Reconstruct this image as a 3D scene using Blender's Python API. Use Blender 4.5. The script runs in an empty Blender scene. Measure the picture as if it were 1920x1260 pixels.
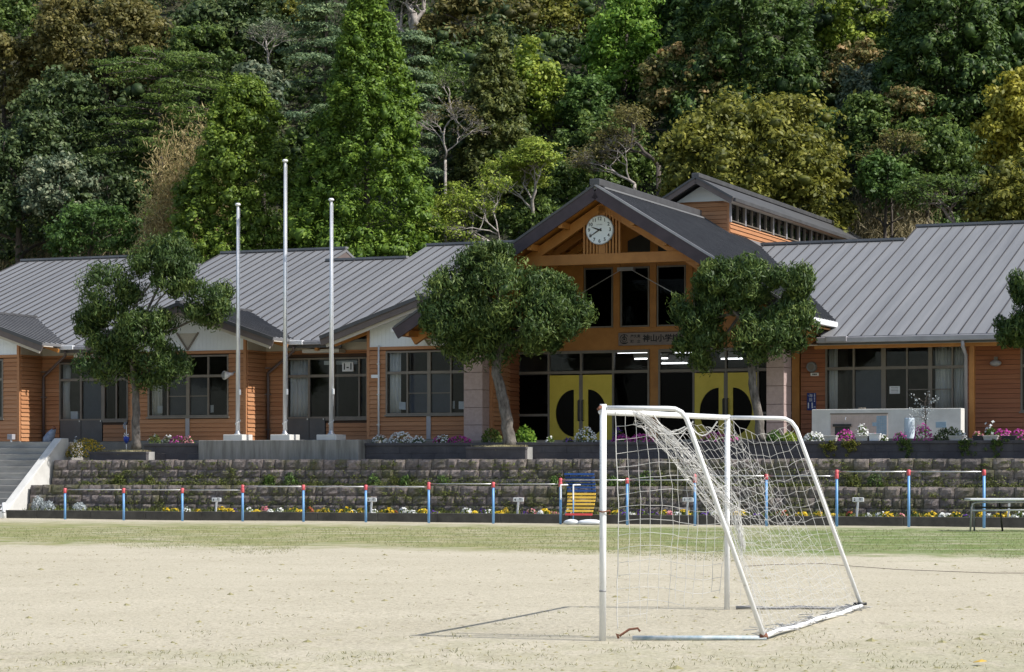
import bpy, math, random
import numpy as np
from mathutils import Vector

scene = bpy.context.scene
COL = scene.collection
rng = np.random.default_rng(7)
random.seed(7)

# ------------------------------------------------------------------ camera, sky, sun, exposure
F = 4600.0; TH = math.radians(22.5); CAMH = 1.55; HY = 880.0
SN, CS = math.sin(TH), math.cos(TH)
cam = bpy.data.cameras.new('camera'); camo = bpy.data.objects.new('camera', cam); COL.objects.link(camo)
cam.sensor_width = 36.0; cam.lens = F / 1920.0 * 36.0
cam.shift_y = (HY - 630.0) / 1920.0
cam.clip_start = 0.5; cam.clip_end = 2000
camo.location = (0, 0, CAMH); camo.rotation_euler = (math.radians(90), 0, 0)
scene.camera = camo

SUND = Vector((1.76, -0.74, 2.15)).normalized()      # towards the sun
world = bpy.data.worlds.new('World'); scene.world = world; world.use_nodes = True
wn = world.node_tree.nodes; wl = world.node_tree.links
bg = wn['Background']; bg.inputs['Strength'].default_value = 0.13
sky = wn.new('ShaderNodeTexSky'); sky.sky_type = 'NISHITA'; sky.sun_disc = False
sky.sun_elevation = math.asin(SUND.z); sky.sun_rotation = math.atan2(SUND.x, SUND.y)
sky.air_density = 1.0; sky.dust_density = 1.5; sky.ozone_density = 1.0
wl.new(sky.outputs[0], bg.inputs['Color'])
sun = bpy.data.lights.new('sun', 'SUN'); suno = bpy.data.objects.new('sun', sun); COL.objects.link(suno)
sun.energy = 4.6; sun.angle = math.radians(0.53); sun.color = (1.0, 0.965, 0.91)
suno.rotation_euler = SUND.to_track_quat('Z', 'Y').to_euler(); suno.location = (40, -20, 60)
vs = scene.view_settings
vs.view_transform = 'Standard'; vs.look = 'None'; vs.exposure = 0.35; vs.gamma = 1.0; vs.use_curve_mapping = False
scene.cycles.max_bounces = 4; scene.cycles.diffuse_bounces = 3; scene.cycles.glossy_bounces = 2; scene.cycles.transmission_bounces = 2; scene.cycles.transparent_max_bounces = 10
scene.cycles.caustics_reflective = False; scene.cycles.caustics_refractive = False

# ------------------------------------------------------------------ frames
# school frame: u runs along the facade, v into depth, z up (rotated 22.5 deg about z from the camera's axes)
def tw(u, v, z): return (u * CS + v * SN, -u * SN + v * CS, z)
def P(px, py, v):                      # photo pixel on the plane v -> (u, z)
    a = (px - 960) / F; Y = v / (a * SN + CS)
    return (Y * (a * CS - SN), CAMH + (HY - py) * Y / F)
def U(px, v): return P(px, 0, v)[0]
def Z(px, py, v): return P(px, py, v)[1]
def W(px, py, Y): return Vector(((px - 960) * Y / F, Y, CAMH - (py - HY) * Y / F))   # photo pixel at depth Y -> world
def G(px, py): Y = F * CAMH / (py - HY); return Vector(((px - 960) * Y / F, Y, 0.0))

# ------------------------------------------------------------------ mesh helpers
ORG = {}
def link(o): COL.objects.link(o); return o
def tag(o, label=None, cat=None, group=None, kind=None):
    if label: o['label'] = label
    if cat: o['category'] = cat
    if group: o['group'] = group
    if kind: o['kind'] = kind
    return o
def thing(name, label, cat, org, group=None, frame='S'):
    o = link(bpy.data.objects.new(name, None)); o.empty_display_size = 0.2
    place(o, org, frame); tag(o, label, cat, group); return o
def place(o, org, frame):
    ORG[o.name] = (Vector(org), frame)
    if frame == 'S': o.location = tw(*org); o.rotation_euler = (0, 0, -TH)
    else: o.location = org

class MB:
    def __init__(s): s.v = []; s.f = []
    def hexa(s, p):
        n = len(s.v); s.v += [tuple(q) for q in p]
        s.f += [(n, n+3, n+2, n+1), (n+4, n+5, n+6, n+7), (n, n+1, n+5, n+4), (n+1, n+2, n+6, n+5), (n+2, n+3, n+7, n+6), (n+3, n, n+4, n+7)]
        return s
    def box(s, x0, x1, y0, y1, z0, z1):
        return s.hexa([(x0,y0,z0),(x1,y0,z0),(x1,y1,z0),(x0,y1,z0),(x0,y0,z1),(x1,y0,z1),(x1,y1,z1),(x0,y1,z1)])
    def prism(s, poly, ext):
        n = len(s.v); k = len(poly); e = Vector(ext)
        s.v += [tuple(q) for q in poly] + [tuple(Vector(q) + e) for q in poly]
        s.f.append(tuple(range(n, n+k))); s.f.append(tuple(range(n+2*k-1, n+k-1, -1)))
        for i in range(k):
            j = (i+1) % k; s.f.append((n+i, n+k+i, n+k+j, n+j))
        return s
    def beam(s, a, b, w, h, up=(0,0,1)):
        a = Vector(a); b = Vector(b); d = (b-a).normalized(); up = Vector(up)
        x = d.cross(up).normalized() * w/2; y = x.normalized().cross(d).normalized() * h/2
        return s.hexa([a-x-y, a+x-y, b+x-y, b-x-y, a-x+y, a+x+y, b+x+y, b-x+y])
    def tube(s, pts, rad, n=8, cap=True):
        pts = [Vector(p) for p in pts]; k = len(pts)
        if not hasattr(rad, '__len__'): rad = [rad]*k
        base = len(s.v); prev = None
        for i in range(k):
            d = (pts[min(i+1,k-1)] - pts[max(i-1,0)])
            d = d.normalized() if d.length > 1e-9 else Vector((0,0,1))
            if prev is None:
                r = Vector((1,0,0)) if abs(d.x) < .8 else Vector((0,1,0)); x = d.cross(r).normalized()
            else:
                x = prev - d*prev.dot(d); x = x.normalized() if x.length > 1e-6 else d.orthogonal().normalized()
            prev = x; y = d.cross(x)
            for j in range(n):
                a = 2*math.pi*j/n; s.v.append(tuple(pts[i] + (x*math.cos(a) + y*math.sin(a))*rad[i]))
        for i in range(k-1):
            for j in range(n):
                a = base+i*n+j; b = base+i*n+(j+1)%n; s.f.append((a, b, b+n, a+n))
        if cap:
            s.f.append(tuple(base+j for j in range(n-1,-1,-1))); s.f.append(tuple(base+(k-1)*n+j for j in range(n)))
        return s
    def lathe(s, c, prof, n=16):
        c = Vector(c); return s.tube([c + Vector((0,0,z)) for r, z in prof], [max(r,1e-4) for r, z in prof], n)
    def blob(s, c, r, n=10, m=6, jit=.12, seed=0):
        rr = random.Random(seed); base = len(s.v); c = Vector(c)
        for i in range(m+1):
            t = math.pi*i/m
            for j in range(n):
                a = 2*math.pi*j/n; k = 1 + rr.uniform(-jit, jit)
                s.v.append((c.x + r[0]*k*math.sin(t)*math.cos(a), c.y + r[1]*k*math.sin(t)*math.sin(a), c.z + r[2]*k*math.cos(t)))
        for i in range(m):
            for j in range(n):
                a = base+i*n+j; b = base+i*n+(j+1)%n; s.f.append((a, a+n, b+n, b))
        return s
    def build(s, name, mat, parent=None, org=None, frame='S', smooth=False, bevel=0.0):
        if parent is not None: o0, fr = ORG[root(parent).name]
        else: o0, fr = Vector(org if org is not None else (0,0,0)), frame
        me = bpy.data.meshes.new(name)
        me.from_pydata([(x-o0[0], y-o0[1], z-o0[2]) for x, y, z in s.v], [], s.f); me.update()
        if smooth: me.polygons.foreach_set('use_smooth', [True]*len(me.polygons))
        me.materials.append(mat)
        o = link(bpy.data.objects.new(name, me))
        if parent is not None: o.parent = parent
        else: place(o, o0, fr)
        if bevel:
            b = o.modifiers.new('bevel', 'BEVEL'); b.width = bevel; b.segments = 2; b.limit_method = 'ANGLE'
        return o
def root(o):
    while o.parent is not None: o = o.parent
    return o
def B(*a): return MB().box(*a)

# ------------------------------------------------------------------ materials
MATS = {}
def pm(name, c1, c2=None, scale=4.0, rough=.7, bump=0.0, bscale=None, metal=0.0, stretch=(1,1,1), detail=5.0, lo=.35, hi=.65, c3=None, spec=.5, coord='Object'):
    m = bpy.data.materials.new(name); m.use_nodes = True; nt = m.node_tree; N = nt.nodes; L = nt.links
    b = N['Principled BSDF']; b.inputs['Roughness'].default_value = rough; b.inputs['Metallic'].default_value = metal
    b.inputs['Specular IOR Level'].default_value = spec
    b.inputs['Base Color'].default_value = (*c1, 1)
    tc = N.new('ShaderNodeTexCoord'); mp = N.new('ShaderNodeMapping'); mp.inputs['Scale'].default_value = stretch
    if coord == 'World':
        g = N.new('ShaderNodeNewGeometry'); L.new(g.outputs['Position'], mp.inputs['Vector'])
    else: L.new(tc.outputs[coord], mp.inputs['Vector'])
    if c2:
        nz = N.new('ShaderNodeTexNoise'); nz.inputs['Scale'].default_value = scale; nz.inputs['Detail'].default_value = detail; nz.inputs['Roughness'].default_value = .65
        L.new(mp.outputs[0], nz.inputs['Vector'])
        r = N.new('ShaderNodeValToRGB'); r.color_ramp.elements[0].position = lo; r.color_ramp.elements[0].color = (*c1, 1)
        r.color_ramp.elements[1].position = hi; r.color_ramp.elements[1].color = (*c2, 1)
        if c3: e = r.color_ramp.elements.new((lo+hi)/2); e.color = (*c3, 1)
        L.new(nz.outputs['Fac'], r.inputs['Fac']); L.new(r.outputs[0], b.inputs['Base Color'])
    if bump:
        n2 = N.new('ShaderNodeTexNoise'); n2.inputs['Scale'].default_value = bscale or scale*4; n2.inputs['Detail'].default_value = 4
        L.new(mp.outputs[0], n2.inputs['Vector'])
        bp = N.new('ShaderNodeBump'); bp.inputs['Strength'].default_value = bump; bp.inputs['Distance'].default_value = .02
        L.new(n2.outputs['Fac'], bp.inputs['Height']); L.new(bp.outputs[0], b.inputs['Normal'])
    MATS[name] = m; return m
def leafm(name, c1, c2, c3, trans=.3, rough=.55):
    m = bpy.data.materials.new(name); m.use_nodes = True; nt = m.node_tree; N = nt.nodes; L = nt.links
    b = N['Principled BSDF']; b.inputs['Roughness'].default_value = rough; b.inputs['Specular IOR Level'].default_value = .3
    at = N.new('ShaderNodeAttribute'); at.attribute_name = 'var'
    r = N.new('ShaderNodeValToRGB'); r.color_ramp.elements[0].color = (*c1, 1); r.color_ramp.elements[0].position = .1
    r.color_ramp.elements[1].color = (*c3, 1); r.color_ramp.elements[1].position = .9
    e = r.color_ramp.elements.new(.5); e.color = (*c2, 1)
    L.new(at.outputs['Fac'], r.inputs['Fac']); L.new(r.outputs[0], b.inputs['Base Color'])
    t = N.new('ShaderNodeBsdfTranslucent'); L.new(r.outputs[0], t.inputs['Color'])
    mx = N.new('ShaderNodeMixShader'); mx.inputs[0].default_value = trans
    L.new(b.outputs[0], mx.inputs[1]); L.new(t.outputs[0], mx.inputs[2])
    L.new(mx.outputs[0], N['Material Output'].inputs['Surface'])
    MATS[name] = m; return m
def glassm(name, tint, fac):
    m = bpy.data.materials.new(name); m.use_nodes = True; nt = m.node_tree; N = nt.nodes; L = nt.links
    N.remove(N['Principled BSDF'])
    t = N.new('ShaderNodeBsdfTransparent'); t.inputs[0].default_value = (*tint, 1)
    g = N.new('ShaderNodeBsdfGlossy'); g.inputs['Roughness'].default_value = .03; g.inputs['Color'].default_value = (.9, .93, 1, 1)
    fr = N.new('ShaderNodeFresnel'); fr.inputs['IOR'].default_value = fac
    mx = N.new('ShaderNodeMixShader'); L.new(fr.outputs[0], mx.inputs[0]); L.new(t.outputs[0], mx.inputs[1]); L.new(g.outputs[0], mx.inputs[2])
    L.new(mx.outputs[0], N['Material Output'].inputs['Surface']); MATS[name] = m; return m
def emitm(name, c, s):
    m = bpy.data.materials.new(name); m.use_nodes = True; b = m.node_tree.nodes['Principled BSDF']
    b.inputs['Base Color'].default_value = (*c, 1); b.inputs['Emission Color'].default_value = (*c, 1); b.inputs['Emission Strength'].default_value = s
    MATS[name] = m; return m

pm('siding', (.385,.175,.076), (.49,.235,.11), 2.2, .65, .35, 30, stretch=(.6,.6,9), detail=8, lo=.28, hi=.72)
pm('siding_dark', (.30,.105,.045), (.38,.14,.06), 1.2, .6, .2, 30, stretch=(1,1,14))  # siding darkened: eave and porch shade is put into the colour
pm('siding_b', (.345,.152,.064), (.44,.20,.09), 2.2, .65, .35, 30, stretch=(.6,.6,9), detail=8, lo=.28, hi=.72)
pm('siding_c', (.42,.20,.095), (.51,.26,.13), 2.2, .65, .35, 30, stretch=(.6,.6,9), detail=8, lo=.28, hi=.72)
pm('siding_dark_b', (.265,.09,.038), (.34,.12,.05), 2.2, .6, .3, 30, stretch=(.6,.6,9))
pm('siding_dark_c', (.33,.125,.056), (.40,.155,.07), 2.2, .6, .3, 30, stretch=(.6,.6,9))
pm('timber', (.36,.145,.03), (.46,.20,.045), 2.0, .55, .15, 20, stretch=(1,1,1))
pm('wall_core', (.045,.022,.012), (.06,.03,.016), 3)
pm('white_panel', (.76,.80,.85), (.80,.84,.88), 1.5, .7, .1, 60)
pm('cream_panel', (.48,.44,.38), (.55,.51,.45), 1.5, .75)
pm('roof_metal', (.158,.161,.167), (.222,.224,.228), 1.0, .5, .08, 9, c3=(.19,.193,.198), spec=.3, stretch=(2.4,.16,.16), detail=7, lo=.3, hi=.7)
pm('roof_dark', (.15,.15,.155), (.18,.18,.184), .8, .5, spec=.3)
pm('seam_shaded', (.045,.043,.047), (.06,.058,.062), 2, .6, spec=.2)  # dark tone stands for the shadow lines along the roof ribs
pm('seam_dark', (.095,.095,.10), (.12,.12,.124), 2, .5, spec=.2)
pm('ridge_metal', (.06,.06,.064), (.085,.085,.089), 2, .45)
pm('fascia', (.035,.022,.03), (.06,.04,.05), 2, .5)
pm('fascia_grey', (.115,.09,.082), (.15,.12,.11), 2, .6)
pm('gutter_metal', (.30,.29,.31), (.38,.37,.39), 2, .4)
pm('white_metal', (.72,.73,.75), (.80,.81,.82), 4, .35)
pm('frame', (.17,.145,.12), (.21,.18,.15), 3, .45)
pm('pipe_brown', (.10,.075,.07), (.13,.10,.095), 3, .45)
pm('door_grey', (.10,.098,.095), (.12,.117,.113), 3, .55)
pm('yellow_door', (.64,.49,.05), (.72,.56,.07), 2, .5)
pm('black', (.012,.012,.013), (.02,.02,.02), 4, .4)
pm('interior', (.11,.10,.09), (.16,.145,.13), 1, .9)
pm('interior_floor', (.16,.11,.07), (.2,.14,.09), 1, .6)
pm('curtain', (.74,.71,.66), (.80,.77,.72), 3, .9)
pm('paper', (.70,.71,.73), (.78,.79,.8), 5, .9)
pm('stone_pillar', (.36,.27,.25), (.44,.335,.31), 9, .7, .1, 60, detail=9)
pm('wood_sign', (.20,.155,.14), (.27,.215,.19), 2, .6, .2, 25, stretch=(1,1,10))
pm('ink', (.012,.011,.012), (.02,.018,.018), 4, .7)
pm('red_ink', (.3,.03,.03))
pm('blue_sign', (.012,.03,.17), (.016,.04,.2), 4, .4)
pm('concrete', (.27,.265,.25), (.36,.35,.33), 1.5, .85, .3, 40, c3=(.31,.305,.29))
pm('concrete_stained', (.15,.145,.13), (.27,.265,.25), 1.3, .85, .3, 40, stretch=(5,5,.5), c3=(.22,.215,.2))
pm('concrete_pale', (.52,.51,.48), (.64,.63,.60), 1.6, .8, .25, 40)
pm('step_concrete', (.25,.24,.225), (.38,.365,.34), 1.0, .85, .3, 30, stretch=(1,1,3))
pm('dark_block', (.055,.050,.056), (.095,.088,.092), 1.6, .85, .4, 40)
pm('kerb_concrete', (.050,.046,.040), (.095,.088,.076), 2.0, .9, .4, 40)
def stonem(name, a, b, c, moss):
    m = pm(name, a, c, 9, .9, 1.0, 45, c3=b, detail=10, lo=.3, hi=.7, coord='World')
    nt = m.node_tree; N = nt.nodes; L = nt.links
    ramp = [n for n in N if n.type == 'VALTORGB'][0]; bs = N['Principled BSDF']
    g = N.new('ShaderNodeNewGeometry'); nz = N.new('ShaderNodeTexNoise'); nz.inputs['Scale'].default_value = 1.1; nz.inputs['Detail'].default_value = 9; nz.inputs['Roughness'].default_value = .7
    L.new(g.outputs['Position'], nz.inputs['Vector'])
    r = N.new('ShaderNodeValToRGB'); r.color_ramp.elements[0].position = .47; r.color_ramp.elements[0].color = (0,0,0,1); r.color_ramp.elements[1].position = .64; r.color_ramp.elements[1].color = (moss,moss,moss,1)
    L.new(nz.outputs['Fac'], r.inputs['Fac'])
    mx = N.new('ShaderNodeMix'); mx.data_type = 'RGBA'; L.new(r.outputs[0], mx.inputs['Factor']); L.new(ramp.outputs[0], mx.inputs['A']); mx.inputs['B'].default_value = (.105,.105,.032,1)
    L.new(mx.outputs['Result'], bs.inputs['Base Color']); return m
stonem('stone_a', (.12,.10,.092), (.215,.178,.163), (.31,.255,.235), .8)
stonem('stone_b', (.09,.077,.072), (.15,.127,.118), (.21,.178,.165), .85)
stonem('stone_c', (.17,.138,.125), (.27,.222,.20), (.37,.305,.278), .5)
pm('gravel', (.16,.145,.15), (.27,.25,.25), 9, .95, .6, 30, coord='World')
pm('mortar', (.035,.036,.02), (.075,.07,.04), 6, .95, .5)
pm('soil', (.055,.04,.026), (.10,.075,.05), 5, .95, .6)
pm('dry_grass_soil', (.20,.19,.09), (.30,.27,.14), 8, .95, .6)
pm('terrace_ground', (.19,.175,.15), (.26,.24,.21), 2, .95, .4)
pm('white_paint', (.70,.71,.72), (.80,.80,.80), 6, .45, .05, 40)
def wornm():
    m = pm('worn_white', (.74,.75,.75), (.80,.80,.79), 6, .5, .1, 40)
    nt = m.node_tree; N = nt.nodes; L = nt.links; bs = N['Principled BSDF']; ramp = [n for n in N if n.type == 'VALTORGB'][0]
    g = N.new('ShaderNodeNewGeometry'); nz = N.new('ShaderNodeTexNoise'); nz.inputs['Scale'].default_value = 7; nz.inputs['Detail'].default_value = 9; nz.inputs['Roughness'].default_value = .75
    L.new(g.outputs['Position'], nz.inputs['Vector'])
    r = N.new('ShaderNodeValToRGB'); r.color_ramp.elements[0].position = .60; r.color_ramp.elements[0].color = (0,0,0,1); r.color_ramp.elements[1].position = .68; r.color_ramp.elements[1].color = (.75,.75,.75,1)
    L.new(nz.outputs['Fac'], r.inputs['Fac']); mx = N.new('ShaderNodeMix'); mx.data_type = 'RGBA'; L.new(r.outputs[0], mx.inputs['Factor']); L.new(ramp.outputs[0], mx.inputs['A']); mx.inputs['B'].default_value = (.33,.27,.22,1)
    L.new(mx.outputs['Result'], bs.inputs['Base Color'])
wornm()
pm('net_cord', (.50,.49,.46), (.62,.61,.58), 8, .8)
pm('net_cord_grey', (.30,.30,.29), (.45,.44,.42), 8, .8)
pm('rust', (.12,.045,.025), (.22,.09,.05), 12, .8, .3)
pm('chipped_blue', (.20,.30,.36), (.62,.65,.66), 6, .55, .1, 40)
pm('post_blue', (.13,.32,.62), (.19,.40,.70), 3, .45)
pm('post_red', (.55,.07,.09), (.65,.12,.13), 5, .5)
pm('steel', (.50,.50,.50), (.60,.60,.60), 6, .3, metal=.6)
pm('steel_grey', (.20,.20,.205), (.28,.28,.285), 5, .45, metal=.3)
pm('pole_steel', (.58,.59,.61), (.68,.69,.71), 2, .3, metal=.35)
pm('bench_navy', (.012,.045,.16), (.02,.06,.2), 4, .45)
pm('bench_yellow', (.58,.36,.04), (.68,.45,.07), 4, .5)
pm('bench_red', (.45,.04,.04), (.55,.07,.06), 4, .5)
pm('table_top', (.48,.49,.49), (.58,.59,.58), 4, .4)
pm('bark', (.035,.028,.024), (.23,.205,.18), 7, .95, 1.0, 22, stretch=(1.4,1.4,.5), lo=.3, hi=.7, detail=9)
pm('bark_dark', (.05,.04,.032), (.11,.09,.075), 5, .9, .6, 18, stretch=(1,1,.35))
pm('bark_pale', (.22,.19,.165), (.42,.38,.34), 4, .85, .4, 18)
pm('bark_tan', (.34,.24,.11), (.45,.34,.17), 4, .8)
pm('tile_pink', (.50,.40,.35), (.56,.45,.40), 6, .4)
pm('tile_blue', (.22,.33,.42), (.30,.41,.5), 6, .35)
pm('pale_blue', (.50,.58,.66), (.60,.68,.74), 6, .6)
pm('cloth_blue', (.13,.17,.25), (.28,.33,.42), 9, .9, .3, 20)
pm('royal_blue', (.02,.05,.36), (.03,.08,.45), 6, .5)
pm('clock_white', (.80,.84,.86), (.83,.87,.89), 4, .35)
pm('clay_pot', (.42,.40,.37), (.52,.50,.47), 6, .7)
pm('dark_pot', (.03,.028,.03), (.05,.045,.05), 6, .7)
pm('hill_soil', (.020,.022,.010), (.050,.048,.022), .6, 1.0, .8, 4)
glassm('glass', (.86,.88,.90), 1.27)
glassm('glass_dark', (.30,.31,.34), 1.14)
pm('screen_mesh', (.085,.09,.105), (.10,.105,.12), 4, .7)
emitm('tube_light', (1.0, 1.0, .98), 3.0)
# foliage
leafm('lf_garden', (0.027, 0.058, 0.016), (0.072, 0.122, 0.03), (0.2, 0.26, 0.065), .3)
leafm('lf_cedar', (0.055, 0.11, 0.015), (0.13, 0.22, 0.025), (0.235, 0.34, 0.045), 0.33)
leafm('lf_cedar2', (0.058, 0.105, 0.015), (0.14, 0.215, 0.025), (0.245, 0.325, 0.045), 0.33)
leafm('lf_darkcon', (0.0294, 0.0616, 0.0168), (0.0672, 0.1232, 0.0252), (0.1330, 0.1960, 0.0420), 0.28)
leafm('lf_brncon', (0.0585, 0.0806, 0.0234), (0.1235, 0.1495, 0.0364), (0.1950, 0.2015, 0.0520), 0.28)
leafm('lf_olive', (0.0840, 0.0986, 0.0179), (0.1960, 0.2038, 0.0336), (0.3472, 0.3304, 0.0616), 0.38)
leafm('lf_dark', (0.0290, 0.0522, 0.0174), (0.0653, 0.1044, 0.0319), (0.1595, 0.2030, 0.0725), 0.28)
leafm('lf_mid', (0.0494, 0.0858, 0.0234), (0.1105, 0.1755, 0.0364), (0.2145, 0.2860, 0.0650), 0.38)
leafm('lf_bright', (0.0840,0.1820,0.0252), (0.1820,0.3220,0.0420), (0.3080,0.4480,0.0700), .35)
leafm('lf_lime', (0.1300,0.2080,0.0260), (0.2600,0.3380,0.0455), (0.4160,0.4680,0.0780), .35)
leafm('lf_brown', (0.0862, 0.0862, 0.0253), (0.1782, 0.1633, 0.0483), (0.2990, 0.2530, 0.0862), 0.38)
leafm('lf_orange', (0.0960,0.1320,0.0420), (0.2280,0.2100,0.0720), (0.5280,0.3480,0.1560), 0.38)
leafm('lf_grey', (0.0540,0.0900,0.0540), (0.1530,0.1980,0.1170), (0.3600,0.3780,0.2340), 0.33)
leafm('lf_himal', (0.0750,0.1313,0.0750), (0.1594,0.2344,0.1125), (0.2812,0.3562,0.1594), 0.33)
leafm('lf_yellow', (0.16, 0.165, 0.02), (0.33, 0.31, 0.035), (0.5, 0.45, 0.075), .3)
leafm('lf_bamboo', (0.24, 0.19, 0.08), (0.42, 0.33, 0.14), (0.56, 0.46, 0.22), .35)
leafm('lf_straw', (0.1680,0.1440,0.0720), (0.3120,0.2640,0.1440), (0.4800,0.4200,0.2640), .3)
leafm('lf_shrub', (0.045, 0.09, 0.022), (0.09, 0.17, 0.035), (0.16, 0.26, 0.06), .3)
leafm('lf_silver', (.32,.36,.37), (.48,.53,.54), (.62,.66,.67), .2)
leafm('lf_turf', (0.11, 0.13, 0.04), (0.19, 0.2, 0.075), (0.32, 0.29, 0.15), .2)
leafm('lf_moss', (0.06, 0.085, 0.02), (0.125, 0.15, 0.032), (0.21, 0.225, 0.055), .2)
leafm('fl_white', (.62,.62,.58), (.75,.75,.72), (.82,.82,.8), .2)
leafm('fl_yellow', (.58,.36,.01), (.75,.5,.015), (.82,.62,.05), .2)
leafm('fl_magenta', (.30,.02,.17), (.46,.04,.28), (.62,.12,.42), .2)
leafm('fl_pink', (.55,.13,.2), (.68,.25,.28), (.75,.4,.38), .2)
leafm('fl_purple', (.05,.015,.14), (.08,.03,.22), (.18,.08,.35), .2)
leafm('fl_red', (.18,.02,.02), (.32,.06,.03), (.45,.14,.05), .2)
leafm('fl_gold', (.16,.14,.02), (.42,.28,.02), (.62,.42,.03), .2)
M = MATS

# ------------------------------------------------------------------ foliage helpers
def unit(a): return a / np.maximum(np.linalg.norm(a, axis=1, keepdims=True), 1e-9)
_t = (1+5**.5)/2
ICO_V = unit(np.array([(-1,_t,0),(1,_t,0),(-1,-_t,0),(1,-_t,0),(0,-1,_t),(0,1,_t),(0,-1,-_t),(0,1,-_t),(_t,0,-1),(_t,0,1),(-_t,0,-1),(-_t,0,1)], float))
ICO_F = [(0,11,5),(0,5,1),(0,1,7),(0,7,10),(0,10,11),(1,5,9),(5,11,4),(11,10,2),(10,7,6),(7,1,8),(3,9,4),(3,4,2),(3,2,6),(3,6,8),(3,8,9),(4,9,5),(2,4,11),(6,2,10),(8,6,7),(9,8,1)]
def _sub(v, f):
    v = [tuple(x) for x in v]; cache = {}; out = []
    def mid(a, b):
        k = (min(a,b), max(a,b))
        if k not in cache:
            m = np.array(v[a])+np.array(v[b]); m /= np.linalg.norm(m); cache[k] = len(v); v.append(tuple(m))
        return cache[k]
    for a, b, c in f:
        x, y, z = mid(a,b), mid(b,c), mid(c,a); out += [(a,x,z),(b,y,x),(c,z,y),(x,y,z)]
    return np.array(v), out
ICO_F = np.array(ICO_F, dtype=np.int32)
def leaves(name, c, nrm, size, mat, parent=None, org=None, frame='S', aspect=.5, var=None, along=None, cores=None):
    """one mesh of small diamond leaves; c,nrm (N,3); cores = (centres, radii, squash, variation): blobs added to shade each clump, tinted darker than its leaves"""
    n = len(c); nrm = unit(nrm)
    t = along if along is not None else rng.normal(size=(n,3))
    t = unit(t - nrm*np.sum(t*nrm, axis=1, keepdims=True)); b = np.cross(nrm, t)
    s = np.asarray(size).reshape(-1,1)*np.ones((n,1))*.5
    k = s*aspect; fold = nrm*s*.18
    v = np.stack([c + t*s, c + b*k + fold, c - t*s, c - b*k + fold], axis=1).reshape(-1,3)
    if parent is not None: o0, fr = ORG[root(parent).name]
    else: o0, fr = Vector(org if org is not None else (0,0,0)), frame
    var = np.clip(var, 0, 1) if var is not None else rng.random(n)
    idx = np.arange(4*n, dtype=np.int32); ls = np.arange(0, 4*n, 4, dtype=np.int32); lt = np.full(n, 4, dtype=np.int32)
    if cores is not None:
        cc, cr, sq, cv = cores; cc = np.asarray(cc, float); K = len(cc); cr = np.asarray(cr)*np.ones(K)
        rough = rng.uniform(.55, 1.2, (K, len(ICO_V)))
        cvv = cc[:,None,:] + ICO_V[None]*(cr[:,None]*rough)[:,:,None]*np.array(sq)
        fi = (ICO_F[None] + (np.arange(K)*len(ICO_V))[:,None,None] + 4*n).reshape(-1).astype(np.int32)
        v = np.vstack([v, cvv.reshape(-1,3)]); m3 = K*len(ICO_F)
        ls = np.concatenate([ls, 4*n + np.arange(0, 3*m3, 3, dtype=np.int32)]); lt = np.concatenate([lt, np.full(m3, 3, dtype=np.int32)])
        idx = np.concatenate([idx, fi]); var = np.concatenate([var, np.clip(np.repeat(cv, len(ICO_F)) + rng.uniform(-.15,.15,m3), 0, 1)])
    v = (v - np.array(o0)).astype(np.float32)
    me = bpy.data.meshes.new(name); me.vertices.add(len(v)); me.loops.add(len(idx)); me.polygons.add(len(ls))
    me.vertices.foreach_set('co', v.ravel())
    me.loops.foreach_set('vertex_index', idx)
    me.polygons.foreach_set('loop_start', ls)
    try: me.polygons.foreach_set('loop_total', lt)
    except Exception: pass
    at = me.attributes.new('var', 'FLOAT', 'FACE')
    at.data.foreach_set('value', var.astype(np.float32))
    me.update(calc_edges=True)
    me.materials.append(mat)
    o = link(bpy.data.objects.new(name, me))
    if parent is not None: o.parent = parent
    else: place(o, o0, fr)
    return o
CORE = {}
def subclumps(cent, rad, k, spread=.75, size=.55):
    cent = np.asarray(cent, float); rad = np.asarray(rad)*np.ones(len(cent))
    c2 = np.repeat(cent, k, 0); r2 = np.repeat(rad, k); d = unit(rng.normal(size=c2.shape)); d[:,2] = .75*d[:,2] + .2
    return c2 + d*(r2*spread*rng.uniform(.6,1.15,len(r2)))[:,None], r2*size*rng.uniform(.6,1.4,len(r2))
def clumps(cent, rad, nper, squash=(1,1,1), jit=.55, up=.35, keep_down=.25, shell=(.55,1.05), core=.48):
    """leaf positions, normals and variation on the shells of clumps"""
    cent = np.asarray(cent, float); K = len(cent); rad = np.asarray(rad)*np.ones(K)
    d = unit(rng.normal(size=(K*nper,3)))
    m = (d[:,2] > -.25) | (rng.random(len(d)) < keep_down)
    idx = np.repeat(np.arange(K), nper)[m]; d = d[m]
    r = rng.uniform(shell[0], shell[1], len(d))**.6
    lump = 1 + .18*np.sin(7*d[:,0]+idx) * np.cos(6*d[:,2]+2*idx)
    p = cent[idx] + d*(rad[idx]*r*lump)[:,None]*np.array(squash)
    nr = unit(d + jit*rng.normal(size=d.shape) + np.array([0,0,up]))
    kv = rng.random(K)
    var = .45*kv[idx] + .55*rng.random(len(d))
    CORE['c'] = (cent, rad*core, squash, .05+.35*kv)  # added cores take the dark end of the leaf colours as inner shade
    return p, nr, var, d

def limb(mb, a, b, r0, r1, bend=.12, n=6, seed=None):
    rr = random.Random(seed); a = Vector(a); b = Vector(b); L = (b-a).length
    off = Vector((rr.uniform(-1,1), rr.uniform(-1,1), rr.uniform(-.3,.6)))*L*bend
    pts = []; rad = []
    for i in range(n+1):
        t = i/n; pts.append(a.lerp(b, t) + off*math.sin(math.pi*t)); rad.append(r0 + (r1-r0)*t)
    mb.tube(pts, rad, 7); return pts

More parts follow.
